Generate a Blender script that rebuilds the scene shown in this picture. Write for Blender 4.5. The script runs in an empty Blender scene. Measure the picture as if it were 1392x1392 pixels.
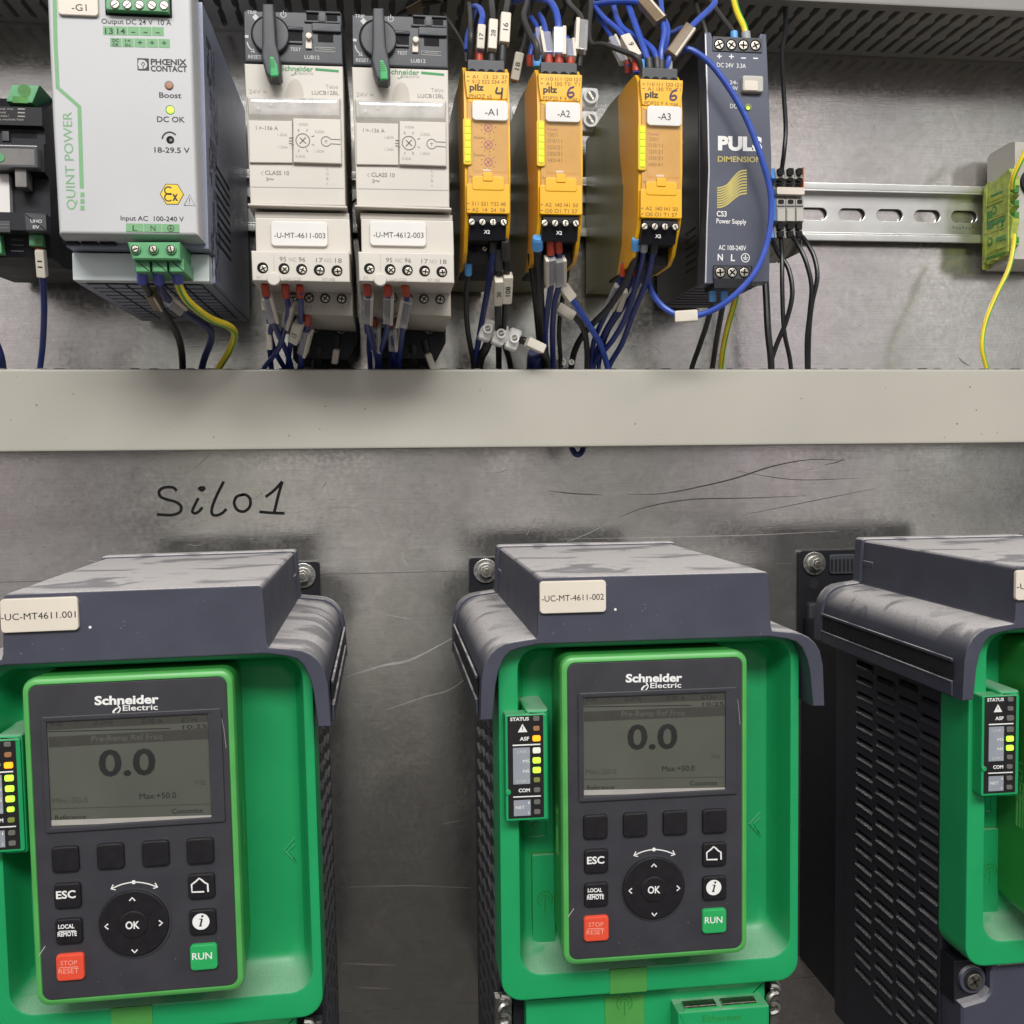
import bpy, bmesh, math, random
from mathutils import Vector, Matrix
random.seed(7)
scene = bpy.context.scene
COL = scene.collection
# ---------------------------------------------------------------- camera
FPX, CX, CAMD = 1400.0, 696.0, 610.0            # focal length in photo pixels, photo centre, camera to panel (mm)
def nrm(a):
    l = math.sqrt(sum(k*k for k in a)); return [k/l for k in a]
VPX, VPY, RL = 520-CX, 626-CX, -0.017
nn = nrm([VPX, VPY, FPX])                        # panel normal seen by the camera (right, down, forward)
hh = nrm([1, RL, (-VPX-VPY*RL)/FPX])             # along the panel
vv = [nn[1]*hh[2]-nn[2]*hh[1], nn[2]*hh[0]-nn[0]*hh[2], nn[0]*hh[1]-nn[1]*hh[0]]
if vv[1] < 0: vv = [-k for k in vv]
cam = bpy.data.cameras.new('camera'); cam.sensor_width = 36; cam.lens = FPX/1392*36
cam.clip_start = .01; cam.clip_end = 50
co = bpy.data.objects.new('camera', cam); COL.objects.link(co)
rt, up, bk = (hh[0], nn[0], -vv[0]), (-hh[1], -nn[1], vv[1]), (-hh[2], -nn[2], vv[2])
co.matrix_world = Matrix(((rt[0], up[0], bk[0], 0), (rt[1], up[1], bk[1], -CAMD*.001), (rt[2], up[2], bk[2], 0), (0, 0, 0, 1)))
scene.camera = co
# ---------------------------------------------------------------- light and exposure
scene.view_settings.view_transform = 'Standard'
scene.view_settings.look = 'None'; scene.view_settings.gamma = 1; scene.view_settings.exposure = 0.18
scene.view_settings.use_curve_mapping = False
scene.cycles.use_denoising = True
scene.cycles.max_bounces = 8
scene.cycles.sample_clamp_indirect = 6
w = bpy.data.worlds.new('World'); scene.world = w; w.use_nodes = True
nt = w.node_tree; N = nt.nodes; L = nt.links
bg = N['Background']; bg.inputs['Strength'].default_value = .88
tc = N.new('ShaderNodeTexCoord'); sp = N.new('ShaderNodeSeparateXYZ'); L.new(tc.outputs['Generated'], sp.inputs[0])
mr = N.new('ShaderNodeMapRange'); L.new(sp.outputs['Z'], mr.inputs[0]); mr.inputs[1].default_value = -1; mr.inputs[2].default_value = 1
rp = N.new('ShaderNodeValToRGB'); L.new(mr.outputs[0], rp.inputs[0])
el = rp.color_ramp.elements                      # dim floor, pale room walls, bright ceiling
el[0].position = 0.0; el[0].color = (.04, .036, .032, 1)
el[1].position = 1.0; el[1].color = (.42, .42, .41, 1)
for p, c in ((.28, (.05, .046, .042)), (.38, (.125, .118, .108)), (.46, (.44, .425, .41)), (.55, (.78, .77, .76)), (.645, (1.15, 1.14, 1.11)), (.76, (.62, .62, .61))):
    e = el.new(p); e.color = (*c, 1)
mp = N.new('ShaderNodeMapping'); L.new(tc.outputs['Generated'], mp.inputs[0]); mp.inputs['Scale'].default_value = (9, 9, 1.2)
nz = N.new('ShaderNodeTexNoise'); L.new(mp.outputs[0], nz.inputs[0]); nz.inputs['Scale'].default_value = 1.3; nz.inputs['Detail'].default_value = 2
mr2 = N.new('ShaderNodeMapRange'); L.new(nz.outputs[0], mr2.inputs[0]); mr2.inputs[1].default_value = .35; mr2.inputs[2].default_value = .65
mr2.inputs[3].default_value = .15; mr2.inputs[4].default_value = 1.65
mx = N.new('ShaderNodeMix'); mx.data_type = 'RGBA'; mx.blend_type = 'MULTIPLY'; mx.inputs[0].default_value = 1
L.new(rp.outputs[0], mx.inputs[6]); L.new(mr2.outputs[0], mx.inputs[7])
mt = N.new('ShaderNodeMix'); mt.data_type = 'RGBA'; mt.blend_type = 'MULTIPLY'; mt.inputs[0].default_value = .2   # tints of the things standing about in the room
rg = N.new('ShaderNodeMapRange'); rg.data_type = 'FLOAT_VECTOR'; L.new(nz.outputs[1], rg.inputs[6]); rg.inputs[7].default_value = (.35,)*3; rg.inputs[8].default_value = (.65,)*3; rg.inputs[9].default_value = (.6,)*3; rg.inputs[10].default_value = (1.4,)*3
L.new(mx.outputs[2], mt.inputs[6]); L.new(rg.outputs[1], mt.inputs[7]); L.new(mt.outputs[2], bg.inputs[0])

def lamp(name, loc, target, sx, sy, power, col=(1, .985, .96)):
    l = bpy.data.lights.new(name, 'AREA'); l.shape = 'RECTANGLE'; l.size = sx; l.size_y = sy; l.energy = power; l.color = col
    o = bpy.data.objects.new(name, l); COL.objects.link(o); o.location = loc
    o.rotation_euler = (Vector(target)-Vector(loc)).to_track_quat('-Z', 'Y').to_euler(); return o
lamp('ceiling_lamp', (-.1, -1.85, 1.3), (.08, -.1, -.05), 1.5, .4, 37)
lamp('fill_light', (.9, -1.9, 1.75), (.08, 0, -.1), 1.4, .3, 14)  # added fill from the front, stands for no known lamp

# ---------------------------------------------------------------- pixel of the photo -> point on a plane d mm in front of the panel (mm)
def W(u, v, d):
    c = (u-CX, v-CX, FPX)
    x = sum(a*b for a, b in zip(c, hh)); y = sum(a*b for a, b in zip(c, nn)); z = -sum(a*b for a, b in zip(c, vv))
    t = (CAMD-d)/y
    return Vector((x*t, -d, z*t))
def X2(u, v, d): p = W(u, v, d); return (p.x, p.z)
def PX(pts, d): return [X2(u, v, d) for u, v in pts]
def SC(u, v, d): return abs(W(u+1, v, d).x-W(u, v, d).x)
# ---------------------------------------------------------------- outlines (xz, mm, counter-clockwise seen from the camera)
def rect4(x0, z0, x1, z1, r=0, n=4):
    if x0 > x1: x0, x1 = x1, x0
    if z0 > z1: z0, z1 = z1, z0
    r = min(r, (x1-x0)/2*.999, (z1-z0)/2*.999)
    if r <= 0: return [(x0, z0), (x1, z0), (x1, z1), (x0, z1)]
    o = []
    for cx, cz, a in ((x1-r, z0+r, -90), (x1-r, z1-r, 0), (x0+r, z1-r, 90), (x0+r, z0+r, 180)):
        for k in range(n+1):
            t = math.radians(a+90*k/n); o.append((cx+r*math.cos(t), cz+r*math.sin(t)))
    return o
def RC(u0, v0, u1, v1, d, r=0, n=4):             # upright rectangle from two photo corners, r in pixels
    um, vm = (u0+u1)/2, (v0+v1)/2
    return rect4(W(u0, vm, d).x, W(um, v1, d).z, W(u1, vm, d).x, W(um, v0, d).z, r*SC(um, vm, d), n)
def circ(cx, cz, r, n=24, a0=0): return [(cx+r*math.cos(a0+2*math.pi*k/n), cz+r*math.sin(a0+2*math.pi*k/n)) for k in range(n)]
def CI(u, v, r, d, n=24, a0=0):
    x, z = X2(u, v, d); return circ(x, z, r*SC(u, v, d), n, a0)
def area(o): return sum(o[i][0]*o[(i+1) % len(o)][1]-o[(i+1) % len(o)][0]*o[i][1] for i in range(len(o)))/2
def ccw(o): return o if area(o) > 0 else o[::-1]
def inset(o, b):
    n = len(o); res = []
    for i in range(n):
        p, q, r = Vector(o[i-1]), Vector(o[i]), Vector(o[(i+1) % n])
        d1, d2 = q-p, r-q
        if d1.length < 1e-7: d1 = d2
        if d2.length < 1e-7: d2 = d1
        n1, n2 = Vector((-d1.y, d1.x)).normalized(), Vector((-d2.y, d2.x)).normalized()
        m = n1+n2
        if m.length < 1e-6: m = n1
        m.normalize(); k = max(.35, m.dot(n1))
        res.append((q.x+m.x*b/k, q.y+m.y*b/k))
    return res
def cr(pts, n=8):                                # Catmull-Rom through points
    P = [Vector(p) for p in pts]
    if len(P) < 3: n_ = n; return [P[0].lerp(P[-1], k/n_) for k in range(n_+1)]
    P = [P[0]*2-P[1]]+P+[P[-1]*2-P[-2]]; o = []
    for i in range(1, len(P)-2):
        a, b, c, e = P[i-1:i+3]
        for k in range(n):
            t = k/n; o.append(.5*((2*b)+(c-a)*t+(2*a-5*b+4*c-e)*t*t+(3*b-a-3*c+e)*t**3))
    o.append(P[-2]); return o

TXT = {}
def text_mesh(s, bold):
    k = (s, bold)
    if k not in TXT:
        c = bpy.data.curves.new('t', 'FONT'); c.body = s; c.size = 1; c.fill_mode = 'FRONT'; c.resolution_u = 3; c.offset = bold
        o = bpy.data.objects.new('t', c); me = o.to_mesh()
        vs = [(v.co.x, v.co.y) for v in me.vertices]; fs = [list(p.vertices) for p in me.polygons]
        o.to_mesh_clear(); bpy.data.objects.remove(o); bpy.data.curves.remove(c)
        x0, x1 = min(v[0] for v in vs), max(v[0] for v in vs)
        TXT[k] = (vs, fs, x0, x1)
    return TXT[k]

class MB:
    def __init__(s): s.v = []; s.f = []; s.fm = []; s.mats = []
    def mi(s, m):
        if m not in s.mats: s.mats.append(m)
        return s.mats.index(m)
    def add(s, vs, fs, m):
        b = len(s.v); i = s.mi(m)
        s.v += [tuple(v) for v in vs]; s.f += [[b+k for k in f] for f in fs]; s.fm += [i]*len(fs); return s
    def loft(s, rings, m, cap0=False, cap1=False):   # rings: list of (outline xz, d); front-to-back winding handled by recalculation
        n = len(rings[0][0]); vs = []; fs = []
        for o, d in rings: vs += [(x, -d, z) for x, z in o]
        for r in range(len(rings)-1):
            for k in range(n):
                a, b = r*n+k, r*n+(k+1) % n; fs.append([a, b, b+n, a+n])
        if cap0: fs.append(list(range(n))[::-1])
        if cap1: fs.append([(len(rings)-1)*n+k for k in range(n)])
        return s.add(vs, fs, m)
    def prism(s, o, d0, d1, m, bev=0):               # d0 front (nearer the camera), d1 back
        o = ccw(o)
        if bev > 0: rings = [(o, d1), (o, d0-bev), (inset(o, bev*.3), d0-bev*.3), (inset(o, bev), d0)]
        else: rings = [(o, d1), (o, d0)]
        return s.loft(rings, m, True, True)
    def flat(s, o, d, m):
        o = ccw(o); return s.add([(x, -d, z) for x, z in o], [list(range(len(o)))], m)
    def ring(s, u, v, r0, r1, d, m, n=28, a0=0, a1=360):
        x, z = X2(u, v, d); k = SC(u, v, d); full = abs(a1-a0) >= 360
        cnt = n if full else n+1; vs = []
        for i in range(cnt):
            t = math.radians(a0+(a1-a0)*i/n)
            for r in (r0, r1): vs.append((x+r*k*math.cos(t), -d, z+r*k*math.sin(t)))
        fs = [[2*i, 2*i+1, (2*i+3) % (2*cnt), (2*i+2) % (2*cnt)] for i in range(n)]
        return s.add(vs, fs, m)
    def line(s, pts, wpx, d, m, smooth=0, taper=False):   # flat ribbon lying on the plane d
        k = SC(pts[0][0], pts[0][1], d); P = [Vector(X2(u, v, d)) for u, v in pts]
        if smooth: P = cr(P, smooth)
        n = len(P); vs = []
        for i in range(n):
            t = (P[min(i+1, n-1)]-P[max(i-1, 0)])
            if t.length < 1e-9: t = Vector((1, 0))
            t.normalize(); q = Vector((-t.y, t.x)); hw = wpx*k/2
            if taper: hw *= .25+.75*math.sin(math.pi*(i+.3)/(n-.4))
            vs += [(P[i].x+q.x*hw, -d, P[i].y+q.y*hw), (P[i].x-q.x*hw, -d, P[i].y-q.y*hw)]
        return s.add(vs, [[2*i, 2*i+1, 2*i+3, 2*i+2] for i in range(n-1)], m)
    def text(s, t, u0, v0, u1, v1, h, d, m, bold=.0):     # baseline from (u0,v0) to (u1,v1), cap height h pixels
        vs, fs, x0, x1 = text_mesh(t, bold)
        a, b = Vector(X2(u0, v0, d)), Vector(X2(u1, v1, d)); e = b-a; ln = e.length; e.normalize(); q = Vector((-e.y, e.x))
        sx = ln/(x1-x0); sy = h*SC(u0, v0, d)/.70
        return s.add([(a.x+e.x*(x-x0)*sx+q.x*y*sy, -d, a.y+e.y*(x-x0)*sx+q.y*y*sy) for x, y in vs], fs, m)
    def fill(s, outs, th, fn, m, bev=0):                  # 2D outlines with holes, thickness th, fn maps (a, b, c) to mm
        c = bpy.data.curves.new('f', 'CURVE'); c.dimensions = '2D'; c.fill_mode = 'BOTH'; c.extrude = th/2-bev; c.bevel_depth = bev; c.offset = -bev; c.bevel_resolution = 1
        for o in outs:
            sp = c.splines.new('POLY'); sp.points.add(len(o)-1); sp.use_cyclic_u = True
            for p, q in zip(sp.points, o): p.co = (q[0], q[1], 0, 1)
        ob = bpy.data.objects.new('f', c); me = ob.to_mesh()
        vs = [fn(*v.co) for v in me.vertices]; fs = [list(p.vertices) for p in me.polygons]
        ob.to_mesh_clear(); bpy.data.objects.remove(ob); bpy.data.curves.remove(c)
        return s.add(vs, fs, m)
    def frontfill(s, outs, d0, d1, m, bev=0):
        dm = (d0+d1)/2; return s.fill(outs, d0-d1, lambda a, b, c: (a, -dm-c, b), m, bev)
    def box(s, x0, x1, d0, d1, z0, z1, m, bev=0):
        return s.obox(Vector(((x0+x1)/2, -(d0+d1)/2, (z0+z1)/2)), Vector((1, 0, 0)), Vector((0, 1, 0)), Vector((0, 0, 1)), x1-x0, abs(d0-d1), z1-z0, m, bev)
    def obox(s, c, a, b, e, la, lb, le, m, bev=0, seg=2):
        bm = bmesh.new(); bmesh.ops.create_cube(bm, size=1)
        for v in bm.verts: v.co = Vector((v.co.x*la, v.co.y*lb, v.co.z*le))
        if bev > 0: bmesh.ops.bevel(bm, geom=list(bm.edges), offset=min(bev, .45*min(la, lb, le)), segments=seg, affect='EDGES', profile=.5)
        bm.verts.index_update()
        s.add([c+a*v.co.x+b*v.co.y+e*v.co.z for v in bm.verts], [[v.index for v in f.verts] for f in bm.faces], m); bm.free(); return s
    def tube(s, P, r, m, n=10, smooth=6, cap=True, mats=None):  # P: points in mm
        P = [Vector(p) for p in P]
        if smooth: P = cr(P, smooth)
        vs = []; fs = []; N_ = len(P); q = Vector((0, -1, .01)); fm = []
        for i in range(N_):
            t = P[min(i+1, N_-1)]-P[max(i-1, 0)]
            if t.length < 1e-9: t = Vector((0, 0, 1))
            t.normalize(); q = q-t*q.dot(t)
            if q.length < 1e-4: q = t.orthogonal()
            q.normalize(); b = t.cross(q)
            for k in range(n):
                a = 2*math.pi*k/n; rr = r if not callable(r) else r(i/(N_-1)); vs.append(P[i]+q*rr*math.cos(a)+b*rr*math.sin(a))
        for i in range(N_-1):
            for k in range(n): fs.append([i*n+k, i*n+(k+1) % n, (i+1)*n+(k+1) % n, (i+1)*n+k]); fm.append(k)
        if mats:
            for kk in range(n):
                s.add(vs, [f for f, g in zip(fs, fm) if g == kk], mats[kk % len(mats)])
        else:
            if cap: fs.append(list(range(n))[::-1]); fs.append([(N_-1)*n+k for k in range(n)])
            s.add(vs, fs, m)
        return s
    def disc(s, u, v, r, d0, d1, m, bev=0, n=24, a0=0): return s.prism(CI(u, v, r, d0, n, a0), d0, d1, m, bev)
    def screw(s, u, v, r, d, m, dark, kind='slot', ang=35):  # screw head sunk in a dark well
        s.flat(CI(u, v, r, d+.15, 20), d+.15, dark)
        s.disc(u, v, r*.78, d+.7, d, m, .25, 18)
        for a in ((ang,) if kind == 'slot' else (ang, ang+90)):
            c, t = math.cos(math.radians(a))*r*.66, math.sin(math.radians(a))*r*.66
            s.line([(u-c, v+t), (u+c, v-t)], r*.26, d+.76, dark)
        return s
    def build(s, name, parent=None, org=None, sharp=32):
        o0 = org if org is not None else (parent.get('_o') if parent is not None and '_o' in parent else ORG)
        O = Vector(ORG if org is None else org)
        me = bpy.data.meshes.new(name); me.from_pydata([((v[0]-O.x)*.001, (v[1]-O.y)*.001, (v[2]-O.z)*.001) for v in s.v], [], s.f)
        for m in s.mats: me.materials.append(m)
        me.polygons.foreach_set('material_index', s.fm)
        bm = bmesh.new(); bm.from_mesh(me)
        bmesh.ops.remove_doubles(bm, verts=bm.verts, dist=1e-7)
        bmesh.ops.recalc_face_normals(bm, faces=bm.faces); bm.to_mesh(me); bm.free()
        me.polygons.foreach_set('use_smooth', [True]*len(me.polygons)); me.set_sharp_from_angle(angle=math.radians(sharp)); me.update()
        o = bpy.data.objects.new(name, me); COL.objects.link(o)
        wn = o.modifiers.new('weighted_normals', 'WEIGHTED_NORMAL'); wn.keep_sharp = True; wn.weight = 100
        if parent is not None: o.parent = parent
        else: o.location = O*.001
        return o
ORG = Vector((0, 0, 0))
def tag(o, label, cat, group=None, kind=None):
    if label: o['label'] = label
    if cat: o['category'] = cat
    if group: o['group'] = group
    if kind: o['kind'] = kind
    return o
def thing(name, label, cat, org, group=None):
    global ORG
    ORG = Vector(org); o = bpy.data.objects.new(name, None); COL.objects.link(o); o.location = ORG*.001; o.empty_display_size = .02
    return tag(o, label, cat, group)
def dup(root, loc, roll, label):
    r = root.copy(); COL.objects.link(r); r.location = Vector(loc)*.001; r.rotation_euler = (0, roll, 0); r['label'] = label
    for ch in list(root.children):
        c = ch.copy(); COL.objects.link(c); c.parent = r
        for g in list(ch.children):
            e = g.copy(); COL.objects.link(e); e.parent = c
    return r

# ---------------------------------------------------------------- materials
def mat(name, col, rough=.5, metal=0, var=.06, vs=120, bump=.05, bs=900, dust=0, coat=0, trans=0, emis=0, rv=.12, alpha=1, spec=.5):
    m = bpy.data.materials.new(name); m.use_nodes = True; nt = m.node_tree; N, L = nt.nodes, nt.links
    b = N['Principled BSDF']; b.inputs['Metallic'].default_value = metal; b.inputs['Roughness'].default_value = rough
    b.inputs['Coat Weight'].default_value = coat; b.inputs['Specular IOR Level'].default_value = spec; b.inputs['Transmission Weight'].default_value = trans; b.inputs['Alpha'].default_value = alpha
    if trans: b.inputs['IOR'].default_value = 1.25
    tc = N.new('ShaderNodeTexCoord'); n1 = N.new('ShaderNodeTexNoise'); n1.inputs['Scale'].default_value = vs; n1.inputs['Detail'].default_value = 4
    L.new(tc.outputs['Object'], n1.inputs['Vector'])
    mrg = N.new('ShaderNodeMapRange'); L.new(n1.outputs[0], mrg.inputs[0]); mrg.inputs[1].default_value = .3; mrg.inputs[2].default_value = .7
    mrg.inputs[3].default_value = 1-var; mrg.inputs[4].default_value = 1+var
    mul = N.new('ShaderNodeMix'); mul.data_type = 'RGBA'; mul.blend_type = 'MULTIPLY'; mul.inputs[0].default_value = 1
    mul.inputs[6].default_value = (*col, 1); L.new(mrg.outputs[0], mul.inputs[7]); out = mul.outputs[2]
    r2 = N.new('ShaderNodeMapRange'); L.new(n1.outputs[0], r2.inputs[0]); r2.inputs[1].default_value = .3; r2.inputs[2].default_value = .7
    r2.inputs[3].default_value = max(0, rough-rv*rough); r2.inputs[4].default_value = min(1, rough+rv*rough); ro = r2.outputs[0]
    if dust:                                     # settled dust lies on faces that look up, wiped away in streaks
        ge = N.new('ShaderNodeNewGeometry'); sx = N.new('ShaderNodeSeparateXYZ'); L.new(ge.outputs['Normal'], sx.inputs[0])
        up = N.new('ShaderNodeMapRange'); L.new(sx.outputs['Z'], up.inputs[0]); up.inputs[1].default_value = .25; up.inputs[2].default_value = .85
        mp = N.new('ShaderNodeMapping'); mp.inputs['Scale'].default_value = (26, 42, 26); mp.inputs['Rotation'].default_value = (0, 0, .35); L.new(tc.outputs['Object'], mp.inputs[0])
        n2 = N.new('ShaderNodeTexNoise'); n2.inputs['Scale'].default_value = 1; n2.inputs['Detail'].default_value = 4; n2.inputs['Distortion'].default_value = 1.1; L.new(mp.outputs[0], n2.inputs[0])
        st = N.new('ShaderNodeMapRange'); L.new(n2.outputs[0], st.inputs[0]); st.inputs[1].default_value = .42; st.inputs[2].default_value = .50; st.inputs[3].default_value = .45; st.inputs[4].default_value = 1
        n3 = N.new('ShaderNodeTexNoise'); n3.inputs['Scale'].default_value = 2200; L.new(tc.outputs['Object'], n3.inputs[0])
        s3 = N.new('ShaderNodeMapRange'); L.new(n3.outputs[0], s3.inputs[0]); s3.inputs[1].default_value = .3; s3.inputs[2].default_value = .7; s3.inputs[3].default_value = .5; s3.inputs[4].default_value = 1.2
        a = N.new('ShaderNodeMath'); a.operation = 'MULTIPLY'; L.new(up.outputs[0], a.inputs[0]); L.new(st.outputs[0], a.inputs[1])
        a2 = N.new('ShaderNodeMath'); a2.operation = 'MULTIPLY'; L.new(a.outputs[0], a2.inputs[0]); L.new(s3.outputs[0], a2.inputs[1])
        a3 = N.new('ShaderNodeMath'); a3.operation = 'MULTIPLY'; a3.use_clamp = True; L.new(a2.outputs[0], a3.inputs[0]); a3.inputs[1].default_value = dust
        dm = N.new('ShaderNodeMix'); dm.data_type = 'RGBA'; L.new(a3.outputs[0], dm.inputs[0]); L.new(out, dm.inputs[6]); dm.inputs[7].default_value = (.60, .57, .56, 1); out = dm.outputs[2]
        rm = N.new('ShaderNodeMix'); L.new(a3.outputs[0], rm.inputs[0]); L.new(ro, rm.inputs[2]); rm.inputs[3].default_value = .85; ro = rm.outputs[0]
    L.new(out, b.inputs['Base Color']); L.new(ro, b.inputs['Roughness'])
    if bump:
        nb = N.new('ShaderNodeTexNoise'); nb.inputs['Scale'].default_value = bs; nb.inputs['Detail'].default_value = 2; L.new(tc.outputs['Object'], nb.inputs['Vector'])
        bp = N.new('ShaderNodeBump'); bp.inputs['Strength'].default_value = bump; bp.inputs['Distance'].default_value = .0004; L.new(nb.outputs[0], bp.inputs['Height']); L.new(bp.outputs[0], b.inputs['Normal'])
    if emis: b.inputs['Emission Color'].default_value = (*col, 1); b.inputs['Emission Strength'].default_value = emis
    return m
def galvanised(name, base):
    m = bpy.data.materials.new(name); m.use_nodes = True; nt = m.node_tree; N, L = nt.nodes, nt.links
    b = N['Principled BSDF']; b.inputs['Metallic'].default_value = .86
    tc = N.new('ShaderNodeTexCoord')
    def noise(scale, det, sc=(1, 1, 1), dist=0):
        mp = N.new('ShaderNodeMapping'); mp.inputs['Scale'].default_value = sc; L.new(tc.outputs['Object'], mp.inputs[0])
        n = N.new('ShaderNodeTexNoise'); n.inputs['Scale'].default_value = scale; n.inputs['Detail'].default_value = det; n.inputs['Distortion'].default_value = dist; L.new(mp.outputs[0], n.inputs[0]); return n.outputs[0]
    def rng(o, a, b_, c, d):
        r = N.new('ShaderNodeMapRange'); L.new(o, r.inputs[0]); r.inputs[1].default_value = a; r.inputs[2].default_value = b_; r.inputs[3].default_value = c; r.inputs[4].default_value = d; return r.outputs[0]
    def mul(a, b_):
        k = N.new('ShaderNodeMath'); k.operation = 'MULTIPLY'; L.new(a, k.inputs[0]); L.new(b_, k.inputs[1]); return k.outputs[0]
    big = rng(noise(8, 4, dist=.9), .3, .7, .86, 1.06); spang = rng(noise(110, 4, dist=1.2), .3, .7, .90, 1.06)
    brush = rng(noise(1, 3, (25, 25, 1600)), .3, .7, .93, 1.06); spots = rng(noise(200, 5, (1, 1, 2.2), 2), .27, .36, .78, 1)
    t = mul(mul(big, spang), mul(brush, spots))
    mx = N.new('ShaderNodeMix'); mx.data_type = 'RGBA'; mx.blend_type = 'MULTIPLY'; mx.inputs[0].default_value = 1; mx.inputs[6].default_value = (*base, 1); L.new(t, mx.inputs[7]); L.new(mx.outputs[2], b.inputs['Base Color'])
    L.new(rng(mul(noise(30, 4, dist=.5), noise(400, 2)), .12, .4, .12, .25), b.inputs['Roughness'])
    bp = N.new('ShaderNodeBump'); bp.inputs['Strength'].default_value = .07; bp.inputs['Distance'].default_value = .0003
    h = N.new('ShaderNodeMath'); h.operation = 'ADD'; L.new(noise(1, 3, (60, 60, 2500)), h.inputs[0]); L.new(noise(500, 3), h.inputs[1]); L.new(h.outputs[0], bp.inputs['Height']); L.new(bp.outputs[0], b.inputs['Normal'])
    return m
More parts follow.
